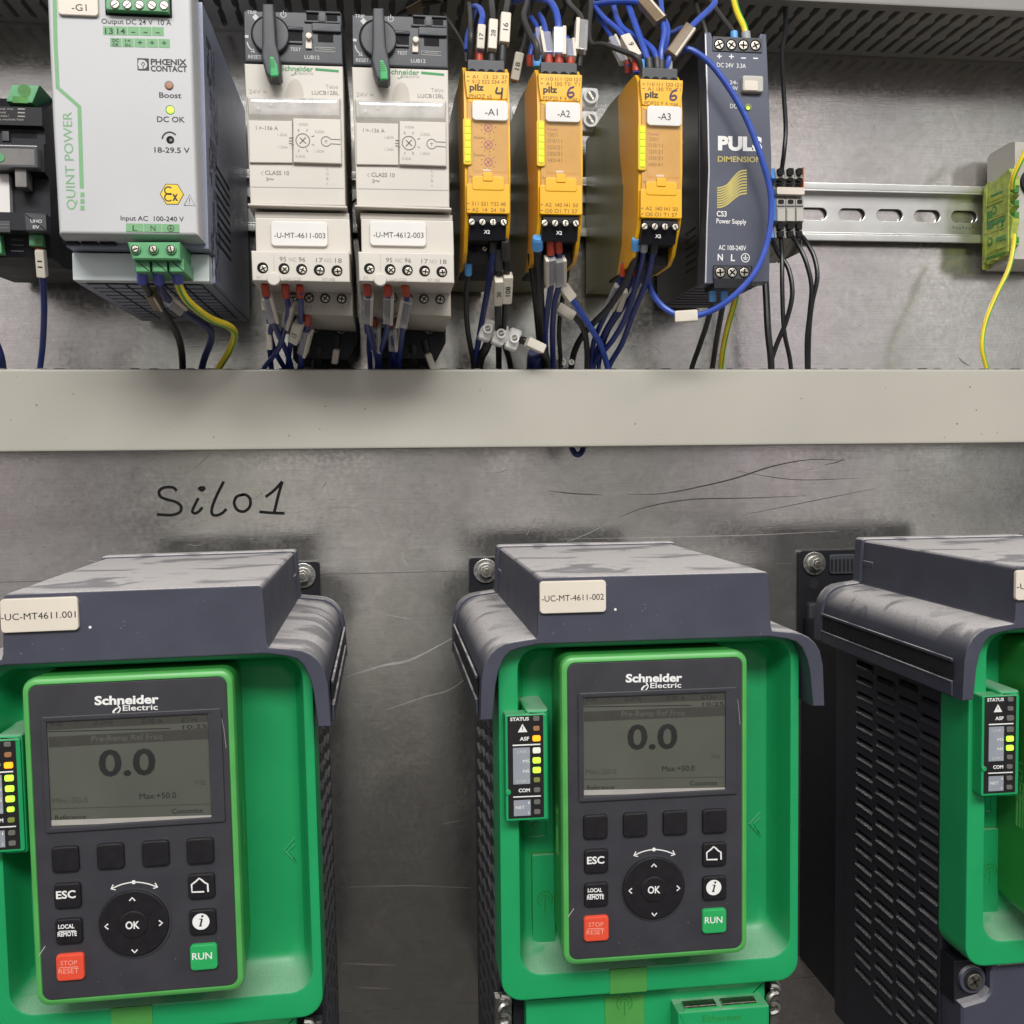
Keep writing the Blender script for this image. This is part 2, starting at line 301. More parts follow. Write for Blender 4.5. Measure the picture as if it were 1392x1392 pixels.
M = dict(
    panel=galvanised('galvanised_steel', (.57, .55, .52)),
    zinc=mat('zinc_rail', (.66, .66, .63), .3, 1, .05, 60), steel=mat('bright_screw', (.50, .46, .39), .34, 1, .2, 900, .2, 1600),
    bolt=mat('zinc_bolt', (.50, .49, .46), .36, 1, .15, 500, .2, 1500),
    scratchd=mat('dark_scratch', (.16, .15, .14), .5, .6), scratchl=mat('light_scratch', (.62, .6, .57), .45, .8), ink=mat('marker_ink', (.012, .012, .016), .5),
    duct=mat('beige_pvc', (.40, .382, .33), .42, 0, .05, 11, .08, 260, 0, rv=.3), duct_shade=mat('shaded_pvc', (.24, .23, .215), .5, 0, .08, 40, .03),  # upper duct is the same beige pvc, its shade put into the darker colour
    slate=mat('slate_plastic', (.052, .054, .078), .5, 0, .08, 60, .06, 2600, 1.0, spec=.4), side=mat('black_plastic', (.011, .011, .015), .46, 0, .1, 60, .06, 2200, spec=.3),
    vent=mat('charcoal_plastic', (.026, .025, .036), .42, 0, .1, 60, .06, 2200, spec=.4), lens=mat('amber_lens', (.85, .55, .2), .08, 0, .04, 60, .3, 90, coat=1, spec=1, alpha=.1), void=mat('dark_gap', (.006, .006, .007), .9, bump=0), green=mat('green_plastic', (.013, .315, .105), .36, 0, .05, 40, .04, 2600, .35),
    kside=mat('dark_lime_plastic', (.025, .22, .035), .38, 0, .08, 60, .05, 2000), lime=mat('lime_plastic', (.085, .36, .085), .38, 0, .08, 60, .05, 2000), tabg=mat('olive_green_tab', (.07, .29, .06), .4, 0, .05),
    face=mat('keypad_membrane', (.034, .033, .040), .5, 0, .06, 90, .04, 2000), key=mat('black_rubber', (.012, .011, .013), .35, 0, .1, 300, .05, 2000),
    redk=mat('red_key', (.72, .075, .035), .4, 0, .05), greenk=mat('green_key', (.022, .36, .10), .4, 0, .05),
    white=mat('white_print', (.78, .78, .76), .5, bump=0, var=.02), whited=mat('worn_print', (.50, .50, .49), .5, bump=0), pink=mat('pale_red_print', (.82, .35, .27), .5, bump=0),
    lcd=mat('lcd_glass', (.088, .092, .075), .22, 0, .06, 40, .0, 900, coat=.5), lcdd=mat('lcd_bar', (.050, .049, .042), .3, bump=0), seg=mat('lcd_segment', (.018, .018, .018), .4, bump=0), segl=mat('lcd_faint', (.06, .06, .05), .4, bump=0),
    stick=mat('black_sticker', (.012, .011, .012), .4), greyst=mat('grey_sticker', (.27, .29, .33), .5),
    ledoff=mat('led_off', (.14, .13, .12), .4), ledor=mat('led_amber', (1, .36, .012), .4, emis=.95), ledgr=mat('led_green', (.42, .95, .05), .4, emis=1.0), ledwh=mat('led_pale', (.72, .75, .62), .4, emis=.15), leddim=mat('led_dim', (.20, .22, .05), .4), leddor=mat('led_dim_orange', (.36, .17, .08), .4),
    tagw=mat('cream_tag', (.68, .61, .52), .38, 0, .03, 60, .02), tagc=mat('white_tag', (.70, .675, .645), .35, 0, .02, 60, .02), black=mat('black_print', (.012, .012, .013), .5, bump=0), greyp=mat('grey_print', (.16, .15, .14), .5, bump=0), greyl=mat('light_grey_print', (.36, .34, .31), .5, bump=0),
    psu=mat('light_grey_enamel', (.49, .49, .50), .42, .0, .03, 20, .03, 2500), psuw=mat('white_enamel', (.66, .72, .72), .4, 0, .04, 20, .03), psus=mat('slate_metal', (.26, .28, .37), .42, .15, .1, 30, .05, 1800),
    pgreen=mat('print_green', (.16, .36, .17), .5, bump=0), plug=mat('terminal_green', (.10, .33, .145), .4, 0, .07, 100), yel=mat('warning_yellow', (.80, .55, .02), .45, bump=0),
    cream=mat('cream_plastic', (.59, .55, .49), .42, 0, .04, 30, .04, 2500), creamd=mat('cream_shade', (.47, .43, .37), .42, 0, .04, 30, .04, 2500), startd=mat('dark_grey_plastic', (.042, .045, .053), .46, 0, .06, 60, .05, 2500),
    clear=mat('clear_cover', (.72, .70, .67), .08, 0, .25, 90, .6, 70, coat=1, spec=1, alpha=.42), gtext=mat('logo_green', (.02, .26, .07), .5, bump=0),
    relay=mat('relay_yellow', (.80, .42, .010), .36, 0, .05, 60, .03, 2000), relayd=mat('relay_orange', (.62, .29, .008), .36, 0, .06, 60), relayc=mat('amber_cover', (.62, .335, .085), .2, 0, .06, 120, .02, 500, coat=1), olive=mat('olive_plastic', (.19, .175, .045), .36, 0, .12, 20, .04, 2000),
    segy=mat('led_strip', (.58, .85, .01), .4, emis=.3), segf=mat('led_strip_frame', (.70, .47, .01), .4), magenta=mat('red_print', (.40, .09, .13), .5, bump=0), brown=mat('brown_print', (.20, .085, .01), .5, bump=0), purple=mat('pen_purple', (.05, .02, .10), .5, bump=0),
    puls=mat('navy_grey_metal', (.075, .082, .115), .40, .25, .05, 60, .06, 3000), pulss=mat('navy_black_metal', (.011, .011, .014), .34, .2, .12, 40, .05, 2000), pyel=mat('pale_gold_print', (.52, .44, .12), .5, bump=0), edge=mat('edge_highlight', (.50, .50, .52), .35, .6),
    tgrey=mat('terminal_grey', (.33, .31, .28), .45, 0, .06, 100), tblue=mat('terminal_blue', (.02, .19, .58), .4), torange=mat('terminal_orange', (.72, .17, .03), .4),
    gy=mat('green_yellow_plastic', (.36, .44, .07), .5, 0, .3, 260, .3, 700), gyd=mat('dark_green_plastic', (.05, .22, .03), .45, 0, .3, 200), bracket=mat('pale_grey_plastic', (.46, .44, .40), .45, 0, .04),
    wblack=mat('black_wire', (.013, .013, .015), .36, 0, .1, 200), wgrey=mat('grey_wire', (.030, .029, .028), .4), wblue=mat('dark_blue_wire', (.018, .032, .17), .34, 0, .1, 200), wmid=mat('blue_wire', (.033, .080, .41), .34, 0, .1, 200), wnavy=mat('navy_wire', (.013, .02, .10), .36),
    wyel=mat('yellow_wire', (.78, .60, .03), .36, 0, .06), wgrn=mat('green_wire', (.05, .38, .04), .36),
    fred=mat('red_ferrule', (.42, .050, .022), .4), fblue=mat('sky_blue_ferrule', (.10, .34, .72), .4), fviolet=mat('violet_ferrule', (.08, .09, .40), .4), fblack=mat('black_ferrule', (.03, .03, .032), .45), fgrey=mat('grey_ferrule', (.34, .35, .36), .4),
    sleeve=mat('clear_sleeve', (.62, .61, .60), .12, 0, .05, 60, .1, 300, coat=1, spec=1, alpha=.42), card=mat('marker_card', (.64, .59, .50), .5, 0, .05, 200), gold=mat('smoky_sleeve', (.30, .22, .14), .14, 0, .1, 200, trans=.35),
    smoke=mat('smoky_latch', (.20, .19, .18), .2, 0, .1, 200, coat=.4), chock=mat('white_connector', (.82, .81, .79), .42, 0, .05, 120),
)
# ================================================================ the setting: panel, ducts, rail
BACK = 0
def panel(v0, v1, extra=None):
    global ORG
    ORG = Vector((0, 0, 0)); m = MB()
    x0, x1 = W(-900, 700, 0).x, W(2200, 700, 0).x; z0 = W(700, v1, 0).z; z1 = W(700, v0, 0).z
    m.box(x0, x1, 0, -3, z0+.02, z1-.02, M['panel'])
    m.box(x0, x1, .07, .02, z0-.0, z0+.42, M['scratchd'])
    if extra: extra(m)
    o = m.build('mounting_panel'); o['kind'] = 'structure'; return o
def marks(m):
    D = .12; k = M['ink']; q = lambda pts: [(a/1.9886, 480+b/1.9886) for a, b in pts]
    for st in ([(478, 372), (466, 363), (442, 364), (430, 374), (434, 388), (452, 396), (474, 402), (489, 414), (486, 430), (462, 438), (424, 436)],
               [(546, 361), (552, 366), (546, 371), (539, 367), (545, 361)], [(536, 392), (526, 412), (520, 428), (527, 433), (538, 428), (547, 417)],
               [(605, 347), (588, 380), (574, 415), (573, 434), (584, 439), (600, 433), (612, 421)],
               [(660, 382), (640, 388), (633, 406), (642, 424), (660, 428), (675, 415), (676, 395), (664, 383), (650, 384)],
               [(718, 389), (742, 370), (763, 347)], [(763, 347), (752, 386), (741, 432)], [(701, 429), (735, 432), (769, 433)]):
        m.line(q(st), 4.0, D, k, 7); D += .02
    D = .1
    for pts, wd, c in (([(744, 667), (780, 671), (820, 673)], 1.5, 'scratchd'), ([(852, 672), (900, 671), (950, 662), (1000, 650), (1050, 634), (1100, 625), (1150, 626)], 1.7, 'scratchd'),
                       ([(842, 703), (880, 689), (940, 679), (1020, 677), (1095, 674)], 1.4, 'scratchd'), ([(770, 737), (800, 725), (842, 703)], .9, 'scratchl'), ([(760, 733), (1000, 728), (1140, 722)], 1.0, 'scratchl'),
                       ([(1000, 640), (1080, 652), (1170, 650)], .9, 'scratchd'), ([(1010, 700), (1110, 680), (1190, 664)], .8, 'scratchd'), ([(350, 705), (470, 690), (560, 712)], .7, 'scratchl')):
        m.line(pts, wd, D, M[c], 8, True); D += .015
    rnd = random.Random(3)
    for i in range(46):                                          # short scuffs and rub marks
        u, v = rnd.uniform(20, 1380), rnd.choice((rnd.uniform(625, 770), rnd.uniform(150, 490)))
        a = rnd.gauss(0, .5); l = rnd.uniform(6, 30)
        m.line([(u, v), (u+l*.5*math.cos(a), v+l*.5*math.sin(a)+rnd.uniform(-2, 2)), (u+l*math.cos(a), v+l*math.sin(a))], rnd.uniform(.5, 1.1), D, M[rnd.choice(('scratchd', 'scratchl', 'scratchl'))], 4, True); D += .006
def marks2(m):
    D = .1
    for pts, wd, c in (([(470, 920), (520, 905), (560, 896), (620, 865)], 3.2, 'scratchl'), ([(525, 965), (575, 948), (610, 938), (640, 918)], 2.0, 'scratchl'), ([(475, 1206), (560, 1204), (640, 1207)], 1.4, 'scratchl'),
                       ([(465, 1310), (540, 1312)], 1.3, 'scratchl'), ([(480, 1342), (530, 1344)], 1.0, 'scratchl'), ([(520, 835), (560, 842)], .9, 'scratchl'), ([(600, 1120), (625, 1116)], 1.0, 'scratchl')):
        m.line(pts, wd, D, M[c], 8, True); D += .015
panel(-700, 775, marks); panel(775, 1359, marks2); panel(1359, 2300)

def slotted(z, th, dback, dfront, x0, x1, pitch, mt, ph=0):     # plate lying flat with wavy finger gaps that run from the panel to the lid
    outs = [[(x0, -dfront), (x1, -dfront), (x1, -dback), (x0, -dback)]]
    a, b = -dfront+6, -dback-4; n = int((x1-x0)/pitch)
    for i in range(1, n):
        x = x0+i*pitch+ph
        prof = [(a, 2.0), (a+9, 2.0), (a+12, 1.0), (a+16, 1.0), (a+18, 1.9), (a+30, 1.9), (a+33, .9), (a+36, .9), (a+38, 1.7), (b-2, 1.7), (b, .8)]
        prof = [(min(y, b), w) for y, w in prof]
        outs.append([(x-w+(.5 if j in (2, 3, 6, 7) else 0), y) for j, (y, w) in enumerate(prof)]+[(x+w+(.5 if j in (2, 3, 6, 7) else 0), y) for j, (y, w) in list(enumerate(prof))[::-1]])
    return outs, (lambda p, q, c: (p, q, z+c)), th
def duct(name, label, vtop, vbot, dfr, lid_mat, slots_top, org):
    t = thing(name, label, 'cable duct', org)
    x0, x1 = W(-700, 500, 0).x, W(2050, 500, 0).x
    zt, zb = vtop, vbot
    m = MB()                                                     # lid with rolled edges
    pr = [(dfr-7, zb-.2), (dfr-1.5, zb-.2), (dfr-.4, zb+.3), (dfr, zb+1.4), (dfr, zt-1.4), (dfr-.4, zt-.3), (dfr-1.5, zt+.2), (dfr-7, zt+.2), (dfr-7, zt-.9), (dfr-2, zt-1.1), (dfr-1.4, zt-2), (dfr-1.4, zb+2), (dfr-2, zb+1.1), (dfr-7, zb+.9)]
    vs = [(x, -d, z) for x in (x0, x1) for d, z in pr]; n = len(pr)
    m.add(vs, [[k, (k+1) % n, n+(k+1) % n, n+k] for k in range(n)]+[list(range(n)), list(range(n, 2*n))], lid_mat)
    rnd = random.Random(5)
    if name == 'cable_duct' and slots_top:
        for i in range(26):
            u, v = rnd.uniform(10, 1380), rnd.uniform(508, 600); m.flat(CI(u, v, rnd.uniform(.5, 1.4), dfr+.08, 8), dfr+.08, M['greyp'])
    if slots_top:
        x = x0+3
        while x < x1: m.box(x, x+rnd.uniform(2.5, 5.2), dfr-4, dfr-6.5, zt+.1, zt+rnd.uniform(.5, 1.0), M['void'] if rnd.random() < .6 else M['scratchd']); x += 9.2
    m.build('duct_lid', t)
    b = MB()
    b.box(x0, x1, .3, 2.2, zb+1.2, zt-1.2, M['duct_shade'])
    for z, s in ((zt-1.9, 1), (zb+1.9, -1)):
        outs, fn, th = slotted(z, 1.5, 2.4, dfr-2.2, x0, x1, 9.2, M['duct_shade']); b.fill(outs, th, fn, M['duct_shade'] if not slots_top else lid_mat)
    b.build('slotted_trough', t)
    return t
zt, zb = W(696, 502, 70).z, W(696, 608, 70).z
duct('cable_duct', 'long beige cable duct crossing the panel below the small devices', zt, zb, 70, M['duct'], True, (W(696, 555, 0).x, 0, (zt+zb)/2))
zb2 = W(1200, 80, 0).z
duct('cable_duct', 'slotted cable duct in painted shade along the top, seen from below above the small devices', zb2+95, zb2, 72, M['duct_shade'], False, (W(696, 0, 0).x, 0, zb2+45))
# ---- rail
t = thing('mounting_rail', 'galvanised top hat rail with oblong slots carrying the row of small devices', 'rail', W(1200, 290, 0))
m = MB(); x0, x1 = W(-300, 290, 8).x, W(1520, 290, 8).x
zc = W(1200, 290, 8).z; h = 17.3
outs = [[(x0, zc-h+4.6), (x1, zc-h+4.6), (x1, zc+h-4.6), (x0, zc+h-4.6)]]
p0 = W(1158, 293, 3).x; p1 = W(1209.5, 293, 3).x; pit = p1-p0; zs = W(1200, 292.5, 3).z
k = -18
while k < 8:
    x = p0+k*pit
    if x0+14 < x < x1-14: outs.append(rect4(x-8.6, zs-3.7, x+8.6, zs+3.7, 3.7, 6))
    k += 1
m.frontfill(outs, 3, 1.8, M['zinc'], .25)
for s in (1, -1):
    a, b = zc+s*(h-4.6), zc+s*h
    m.box(x0, x1, 1.8, 9.2, a-.6, a+.6, M['zinc'], .3)
    m.box(x0, x1, 8.0, 9.4, min(a, b)+(.4 if s > 0 else 0), max(a, b)-(.4 if s < 0 else 0), M['zinc'], .5)
for i in range(7):
    u = 1296+i*4.4; m.ring(u, 309+.8*(i % 3), .7, 1.5, 3.1, M['scratchd'], 10)
m.build('rail_profile', t)
# ================================================================ variable speed drives (built where the middle one stands, then copied)
def rrm(r, dx0, dz0, dx1, dz1): return r
HD, RD, FD = 208, 199, 181            # hood front, green rim front, recess floor (mm in front of the panel)
cx = (W(651, 930, HD).x+W(1122.5, 930, HD).x)/2
drv = thing('variable_speed_drive', 'middle of three green and slate variable speed drives, tag ending 002, amber lamp lit', 'drive', (cx, 0, W(888, 1050, 0).z), 'green drives mounted in a row')
# hood
z_in = W(886, 871, HD).z; z_jt = W(886, 861.5, HD).z; z_top = W(886, 781, HD).z
wing = [(652.5, 980), (654.2, 922), (658.5, 907), (666, 894.5), (675, 886), (686, 880), (700, 877), (724, 866.5)]
def symm(uv, d): x, z = X2(uv[0], uv[1], d); return (x, z)
L_out = [X2(u, v, HD) for u, v in wing[:-1]]; L_in = [X2(u, v, HD) for u, v in ((670, 978.5), (674, 931), (678, 912), (686, 894), (694, 886), (706, 881.5), (732, 876))]
zl = W(724, 872, HD).z
def half(p): return cx-p[0]
hw_out = [(cx-p[0], p[1]) for p in L_out]; hw_in = [(cx-p[0], p[1]) for p in L_in]
bx = (W(1047, 850, HD).x-W(727, 850, HD).x)/2; bxt = (W(1043, 782, HD).x-W(734, 782, HD).x)/2
zj = (W(724, 868, HD).z+W(1050, 857, HD).z)/2
hw_out = [(w_, z+ (zj-hw_out[-1][1])*(.0 if z < hw_out[2][1] else .6)) for w_, z in hw_out]
hw_in = hw_in[:-1]+[(hw_in[-1][0], z_in)]
right = [(w_, z) for w_, z in hw_in[::-1]]+[(w_, z) for w_, z in hw_out]+[(bx+.4, zj)]+[(bx-.2, zj+1.6), (bxt+.6, z_top-2.6), (bxt+.2, z_top-.9), (bxt-.7, z_top-.1), (bxt-2.4, z_top)]
outl = [(cx+w_, z) for w_, z in right]+[(cx-w_, z) for w_, z in right[::-1]]
m = MB(); S = M['slate']
m.loft([(outl, 68), (outl, HD-.8), (inset(ccw(outl), .25) if area(outl) > 0 else outl, HD-.25), (inset(ccw(outl), .8) if area(outl) > 0 else outl, HD)], S, True, True)
# lip round the back of the hood, and the grooves and band along each wing
outb = [(cx+(x-cx)*1.0+(1.3 if x > cx else -1.3), z+1.2) for x, z in outl]
m.loft([(outb, 60), (outb, 67.4), (inset(ccw(outb), .6), 68.2)], S, True, True)
zw0, zw1 = hw_out[0][1], hw_out[1][1]
for s in (1, -1):
    xo = cx+s*(hw_out[0][0]); hgt = zw1-zw0
    m.box(min(xo, xo+s*.9), max(xo, xo+s*.9), 69, HD-7, zw0+hgt*.04, zw0+hgt*.36, S, .3)
    m.box(min(xo, xo+s*1.2), max(xo, xo+s*1.2), 69, HD-7, zw0+hgt*.36, zw0+hgt*.42, S, .3)
    m.box(min(xo, xo+s*1.1), max(xo, xo+s*1.1), 69, HD-7, zw0+hgt*.90, zw0+hgt*.99, S, .4)
    m.box(min(xo, xo+s*.1), max(xo, xo+s*.1), 69, HD-7, zw0+hgt*.45, zw0+hgt*.88, M['void'])
    n = 26
    for i in range(n):
        d = 74+(HD-86)*i/n; m.box(min(xo, xo+s*.5), max(xo, xo+s*.5), d, d+1.4, zw0+hgt*.43, zw0+hgt*.56, M['side'], .1)
    m.box(cx+s*(bx-1)-.8, cx+s*(bx-1)+.8 if s > 0 else cx+s*(bx-1)+.8, 68.5, 80, zj+10, z_top-11, S, .4)
rnd = random.Random(11)
for i in range(22):                                     # specks of dust and nicks on the front of the hood
    u, v = rnd.uniform(740, 1035), rnd.uniform(790, 862); m.flat(CI(u, v, rnd.uniform(.25, .6), HD+.06, 6), HD+.06, M['greyl'])
m.flat(CI(836.5, 828.5, 1.8, HD+.07, 10), HD+.07, M['white'])
m.build('hood', drv)
# green front tray
zr0, zr1 = W(885, 1348, RD).z, W(886, 866, RD).z
xr0, xr1 = W(679, 1130, RD).x, W(1086.5, 1130, RD).x
def rr(e, r, zt=0): return rect4(xr0+e, zr0+e, xr1-e, zr1-e+zt, r, 6)
xi0 = W(706, 1100, RD).x; xi1 = W(1074, 1100, RD).x; zi0 = W(885, 1313, RD).z; zi1 = zr1-3.2
def ri(e, r): return rect4(xi0+e, zi0+e*1.3, xi1-e, zi1-e, r, 6)
m = MB(); G = M['green']
m.loft([(rr(.0, 9), FD-4), (rr(0, 9), RD-1.3), (rr(.35, 8.7), RD-.4), (rr(1.2, 8), RD), (ri(-.8, 9.5), RD), (ri(-.2, 9), RD-.3), (ri(0, 8.6), RD-1), (ri(1.6, 8), FD+9), (ri(2.4, 7.6), FD+4.5), (ri(4.2, 7), FD+1.5), (ri(7.2, 6), FD)], G, True, True)
D = FD+.1
m.tube([W(u, v, D) for u, v in ((1036, 1101), (1019, 1120), (1035, 1139), (1030, 1129), (1025, 1120), (1036, 1109), (1036, 1101))], .42, G, 8, 0)
m.prism(RC(723, 1160, 754, 1283, FD, 3), FD+1.6, FD-1, G, .4); m.prism(RC(721, 1158, 756, 1285, FD, 3), FD+.15, FD-1, M['kside'])                        # small door with a power mark
m.ring(741, 1222, 9.4, 11, FD+1.7, M['kside'], 20, -50, 230); m.line([(741, 1240), (741, 1219)], 1.5, FD+1.72, M['kside']); m.ring(741, 1222, 5, 6.2, FD+1.7, M['kside'], 16, -30, 210)
m.tube([W(u, v, D) for u, v in ((712, 1132), (742, 1106), (742, 1136), (712, 1138))], .4, G, 8, 0)
m.prism(RC(829, 1316, 879, 1349, RD, 0), RD+.35, RD-2, M['tabg'], .1)
m.build('front_housing', drv)
# dark body with vent panels on both sides
xs0, xs1 = xr0+.9, xr1-.9; zB = W(885, 1640, RD).z
m = MB(); m.box(xs0+5, xs1-5, 76, FD-4.2, zB, z_in-2, M['void']); m.box(xs0+1, xs1-1, 64, 80, zB, z_in-2, M['vent'], .6); m.box(xs0+7, xs1-7, .8, 64.5, zB, W(660, 862, 30).z, M['side'], .8)
m.box(xs0+1, xs1-1, FD-9, FD-4.1, zB, z_in-2, M['side'], .6)
m.box(xs0+5.5, xs1-5.5, FD-4.1, RD-14, zB, zr0-.8, M['side'], .8)
m.build('drive_body', drv)
zv1 = W(1240, 905, 128).z; 
for s in (-1, 1):
    m = MB(); X = xs0 if s < 0 else xs1
    outs = [[(-(FD-4.5), zB+1), (-80.5, zB+1), (-80.5, z_in-6), (-(FD-4.5), z_in-6)]]
    pz = 8.3; hp = 3.5; SD = M['vent']
    cols = [(91.6, 110.2), (114, 133), (136.7, 154.8), (157.7, 174.5)]
    cols = [(a, b-0) for a, b in cols]
    for ci, (da, db) in enumerate(cols):
        for k in range(22):
            z1 = z_in-26.5-k*pz+(.0, -3.6, -.5, -4.0)[ci]
            if db > FD-6: db = FD-6.5
            outs.append(rect4(-db, z1-hp, -da, z1, 1.3, 4))
            # sloping louvre blade: outer lower edge to inner upper edge
            vs = []
            for y, yy in ((-db+.3, 0), (-da-.3, 0)):
                vs += [(X+s*.5, y, z1-hp-.5), (X+s*.5, y, z1-hp+.25), (X-s*2.2, y, z1-hp+1.7), (X-s*2.2, y, z1-hp-.5)]
            m.add(vs, [[0, 1, 5, 4], [1, 2, 6, 5], [2, 3, 7, 6], [0, 1, 2, 3], [4, 5, 6, 7]], M['face'])
    m.fill(outs, 1.6, (lambda a, b, c, X=X, s=s: (X-s*.8+c, a, b)), SD, .2)
    m.build('vent_panel', drv)
# bracket lugs with bolts
for s in (-1, 1):
    u0, u1, v0, v1, ub, vb = (638, 682, 756, 806, 660, 776) if s < 0 else (1, 1, 1, 1, 1, 1)
    xc = W(ub, vb, 4).x if s < 0 else 2*cx-W(660, 776, 4).x
    zc = W(660, 776, 4).z; sc = SC(660, 776, 4)
    if s > 0: xc -= 2
    m = MB(); m.prism(rect4(min(xc-s*-9.5, xc-s*34), zc-50, max(xc-s*-9.5, xc-s*34), zc+8, 2.2), 4, .4, M['side'], .5)
    for i in range(6): m.prism(rect4(xc-s*(11+i*2.6)-.8, zc-5.5, xc-s*(11+i*2.6)+.8, zc+2.5, .7), 5.7, 5.2, M['void'])
    m.prism(rect4(min(xc-s*9.5, xc-s*27), zc-7, max(xc-s*9.5, xc-s*27), zc+5.5, 2), 5.6, 3.5, M['startd'], 1)
    m.prism(rect4(min(xc+s*5, xc-s*25), zc-47, max(xc+s*5, xc-s*25), zc-24, 2), 9, 3.5, M['startd'], 1.5); m.prism(rect4(min(xc+s*2, xc-s*10), zc-44, max(xc+s*2, xc-s*10), zc-40, 1.5), 9.1, 8.5, M['void'])
    m.prism(circ(xc, zc-12.5, 3.4), 4.15, 3.9, M['void'])
    lug = m.build('mounting_lug', drv)
    b = MB(); b.prism(circ(xc, zc, 7.3, 28), 5.4, 4, M['bolt'], .4); b.prism(circ(xc, zc, 5.0, 24), 6.4, 5.4, M['bolt'], .4); b.prism(circ(xc, zc, 3.9, 6, .3), 10.2, 6.4, M['bolt'], .35); b.prism(circ(xc, zc, 2.0, 14), 10.6, 10.2, M['steel'], .2); b.prism(circ(xc, zc, 4.3, 24), 6.5, 6.42, M['greyp'])
    b.build('bolt', lug)
# status block with lamps
SDp = 206
m = MB(); o = RC(689, 972, 743, 1114, SDp, 2)
o2 = [(x, z) for x, z in o]; up_ = RC(711, 956, 746, 1116, FD, 2)
m.prism(RC(687, 971, 744.5, 1115.5, SDp, 3), SDp, RD-.5, G, .6); m.prism(RC(714, 962, 745, 1114, SDp-4, 3), SDp-.7, FD-.5, M['green'], 1.6)
D = SDp+.1; m.flat(RC(690.5, 973, 739, 1112, D, 1), D, M['stick']); m.prism(CI(691, 1077, 3.6, D), D+.5, D, G, .2)
D = SDp+.2; wp = M['white']
m.text('STATUS', 693.5, 980.2, 719, 979.2, 4.6, D, wp, .03); m.flat(PX([(704, 995.6), (717, 995), (710.2, 984)], D), D, wp); m.line([(710.4, 987.5), (710.4, 992.3)], 1, D+.05, M['stick'])
m.text('ASF', 706.5, 1006.8, 719.3, 1006.3, 4.8, D, wp, .03); m.line([(696.8, 1013.4), (734.5, 1011.7)], 1.8, D, wp)
m.flat(RC(697.5, 1016.3, 720.5, 1066, D), D, M['greyst']); m.text('LNK1', 703, 1024, 720, 1023.4, 4.2, D+.06, M['whited']); m.text('MS', 711, 1037, 719.6, 1036.6, 4.2, D+.06, M['white']); m.text('NS', 711, 1050.5, 719.6, 1050, 4.2, D+.06, M['white']); m.text('LNK2', 703, 1064.2, 720, 1063.6, 4.2, D+.06, M['whited'])
m.text('COM', 705, 1077, 720.3, 1076.4, 4.8, D, wp, .03); m.line([(697.7, 1083.6), (735.3, 1081.9)], 1.6, D, wp)
m.flat(RC(698.5, 1087.5, 721.5, 1109, D), D, M['greyst']); m.text('NET', 701, 1100, 713.3, 1099.6, 4.2, D+.06, wp); m.text('1', 718.3, 1093, 719.6, 1093, 3.4, D+.06, wp); m.text('2', 717.6, 1106.5, 719.8, 1106.4, 3.4, D+.06, wp)
stp = m.build('status_panel', drv)
LEDV = [976.7, 990, 1003.6, 1020, 1033.5, 1046.7, 1060, 1073.6, 1090, 1103.3]
def led_m(k): return M[k]
C_ON = ['ledoff', 'leddor', 'ledor', 'ledwh', 'ledgr', 'ledgr', 'leddim', 'ledoff', 'ledoff', 'ledoff']
for i, v in enumerate(LEDV):
    b = MB(); u = 729+i*.14; g = C_ON[i] not in ('ledoff', 'leddim', 'leddor')
    b.prism(RC(u-(5.4 if g else 4.4), v-(3.9 if g else 3.2), u+(5.4 if g else 4.4), v+(3.9 if g else 3.2), D, 2), D+.35, D-.1, M[C_ON[i]], .15); b.build('indicator_lamp', stp)
# keypad
KD = 215
m = MB(); LM = M['lime']
kx0, kx1, kz0, kz1 = W(764, 1100, KD).x, W(1017, 1100, KD).x, W(888, 1305.5, KD).z, W(888, 889, KD).z
def rk(e, r): return rect4(kx0+e, kz0+e, kx1-e, kz1-e, max(r, .5), 5)
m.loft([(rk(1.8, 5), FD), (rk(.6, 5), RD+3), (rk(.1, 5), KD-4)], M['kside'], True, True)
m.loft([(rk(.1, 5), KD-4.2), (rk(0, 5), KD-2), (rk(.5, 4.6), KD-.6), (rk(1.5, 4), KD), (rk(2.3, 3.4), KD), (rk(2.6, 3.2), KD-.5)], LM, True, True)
m.prism(rk(2.65, 3.2), KD+.15, KD-2, M['face'], .3)
for k in range(3): m.box(kx0+.5, kx0+1.1, RD-2+k*2.2, RD-1+k*2.2, kz0+40, kz0+60, LM, .1)
vs, fs, x0_, x1_ = text_mesh('PUSH', .02)
for s in (0, 1):                                                                      # raised word on both flanks
    X = (kx0+.42) if s == 0 else (kx1-.42)
    m.add([(X, -(RD-2+y*6.5) if True else 0, kz0+52+(x-x0_)/(x1_-x0_)*17) for x, y in vs], fs, M['lime'])
KF = KD+.15; D = KF+.1
m.text('Schneider', 850.5, 927.3, 927.3, 926.2, 10.6, D, wp, .035); m.text('Electric', 884, 935.4, 926, 934.6, 7.0, D, wp, .012)
m.line([(876, 932), (872, 937), (877, 938.5), (881, 933), (878, 927.5)], 1.5, D, wp, 5); m.line([(872.5, 937.3), (876, 933.2), (880, 930.5)], 1.2, D+.02, wp, 4)
def frame(a, b, d0, d1, mt, bev): m.frontfill([a, b], d0, d1, mt, bev)
m.frontfill([RC(786.5, 938, 1003, 1085.5, KF+1, 3), RC(793.5, 945, 986.5, 1078.5, KF+1, 1)], KF+.9, KF-.5, M['face'], .35)
arc = [(890+38*math.sin(a)*1.0, 1196-38*math.cos(a)*1.02) for a in [math.radians(k) for k in range(-46, 47, 8)]]
arc = [(862.5, 1162.5), (872, 1158.3), (880, 1156.1), (889, 1154.8), (898, 1155.5), (907, 1157.5), (916.5, 1161.2)]
m.line(arc, 1.5, D, wp, 4); m.flat(CI(889, 1154.8, 2.6, D+.04, 14), D+.04, wp)
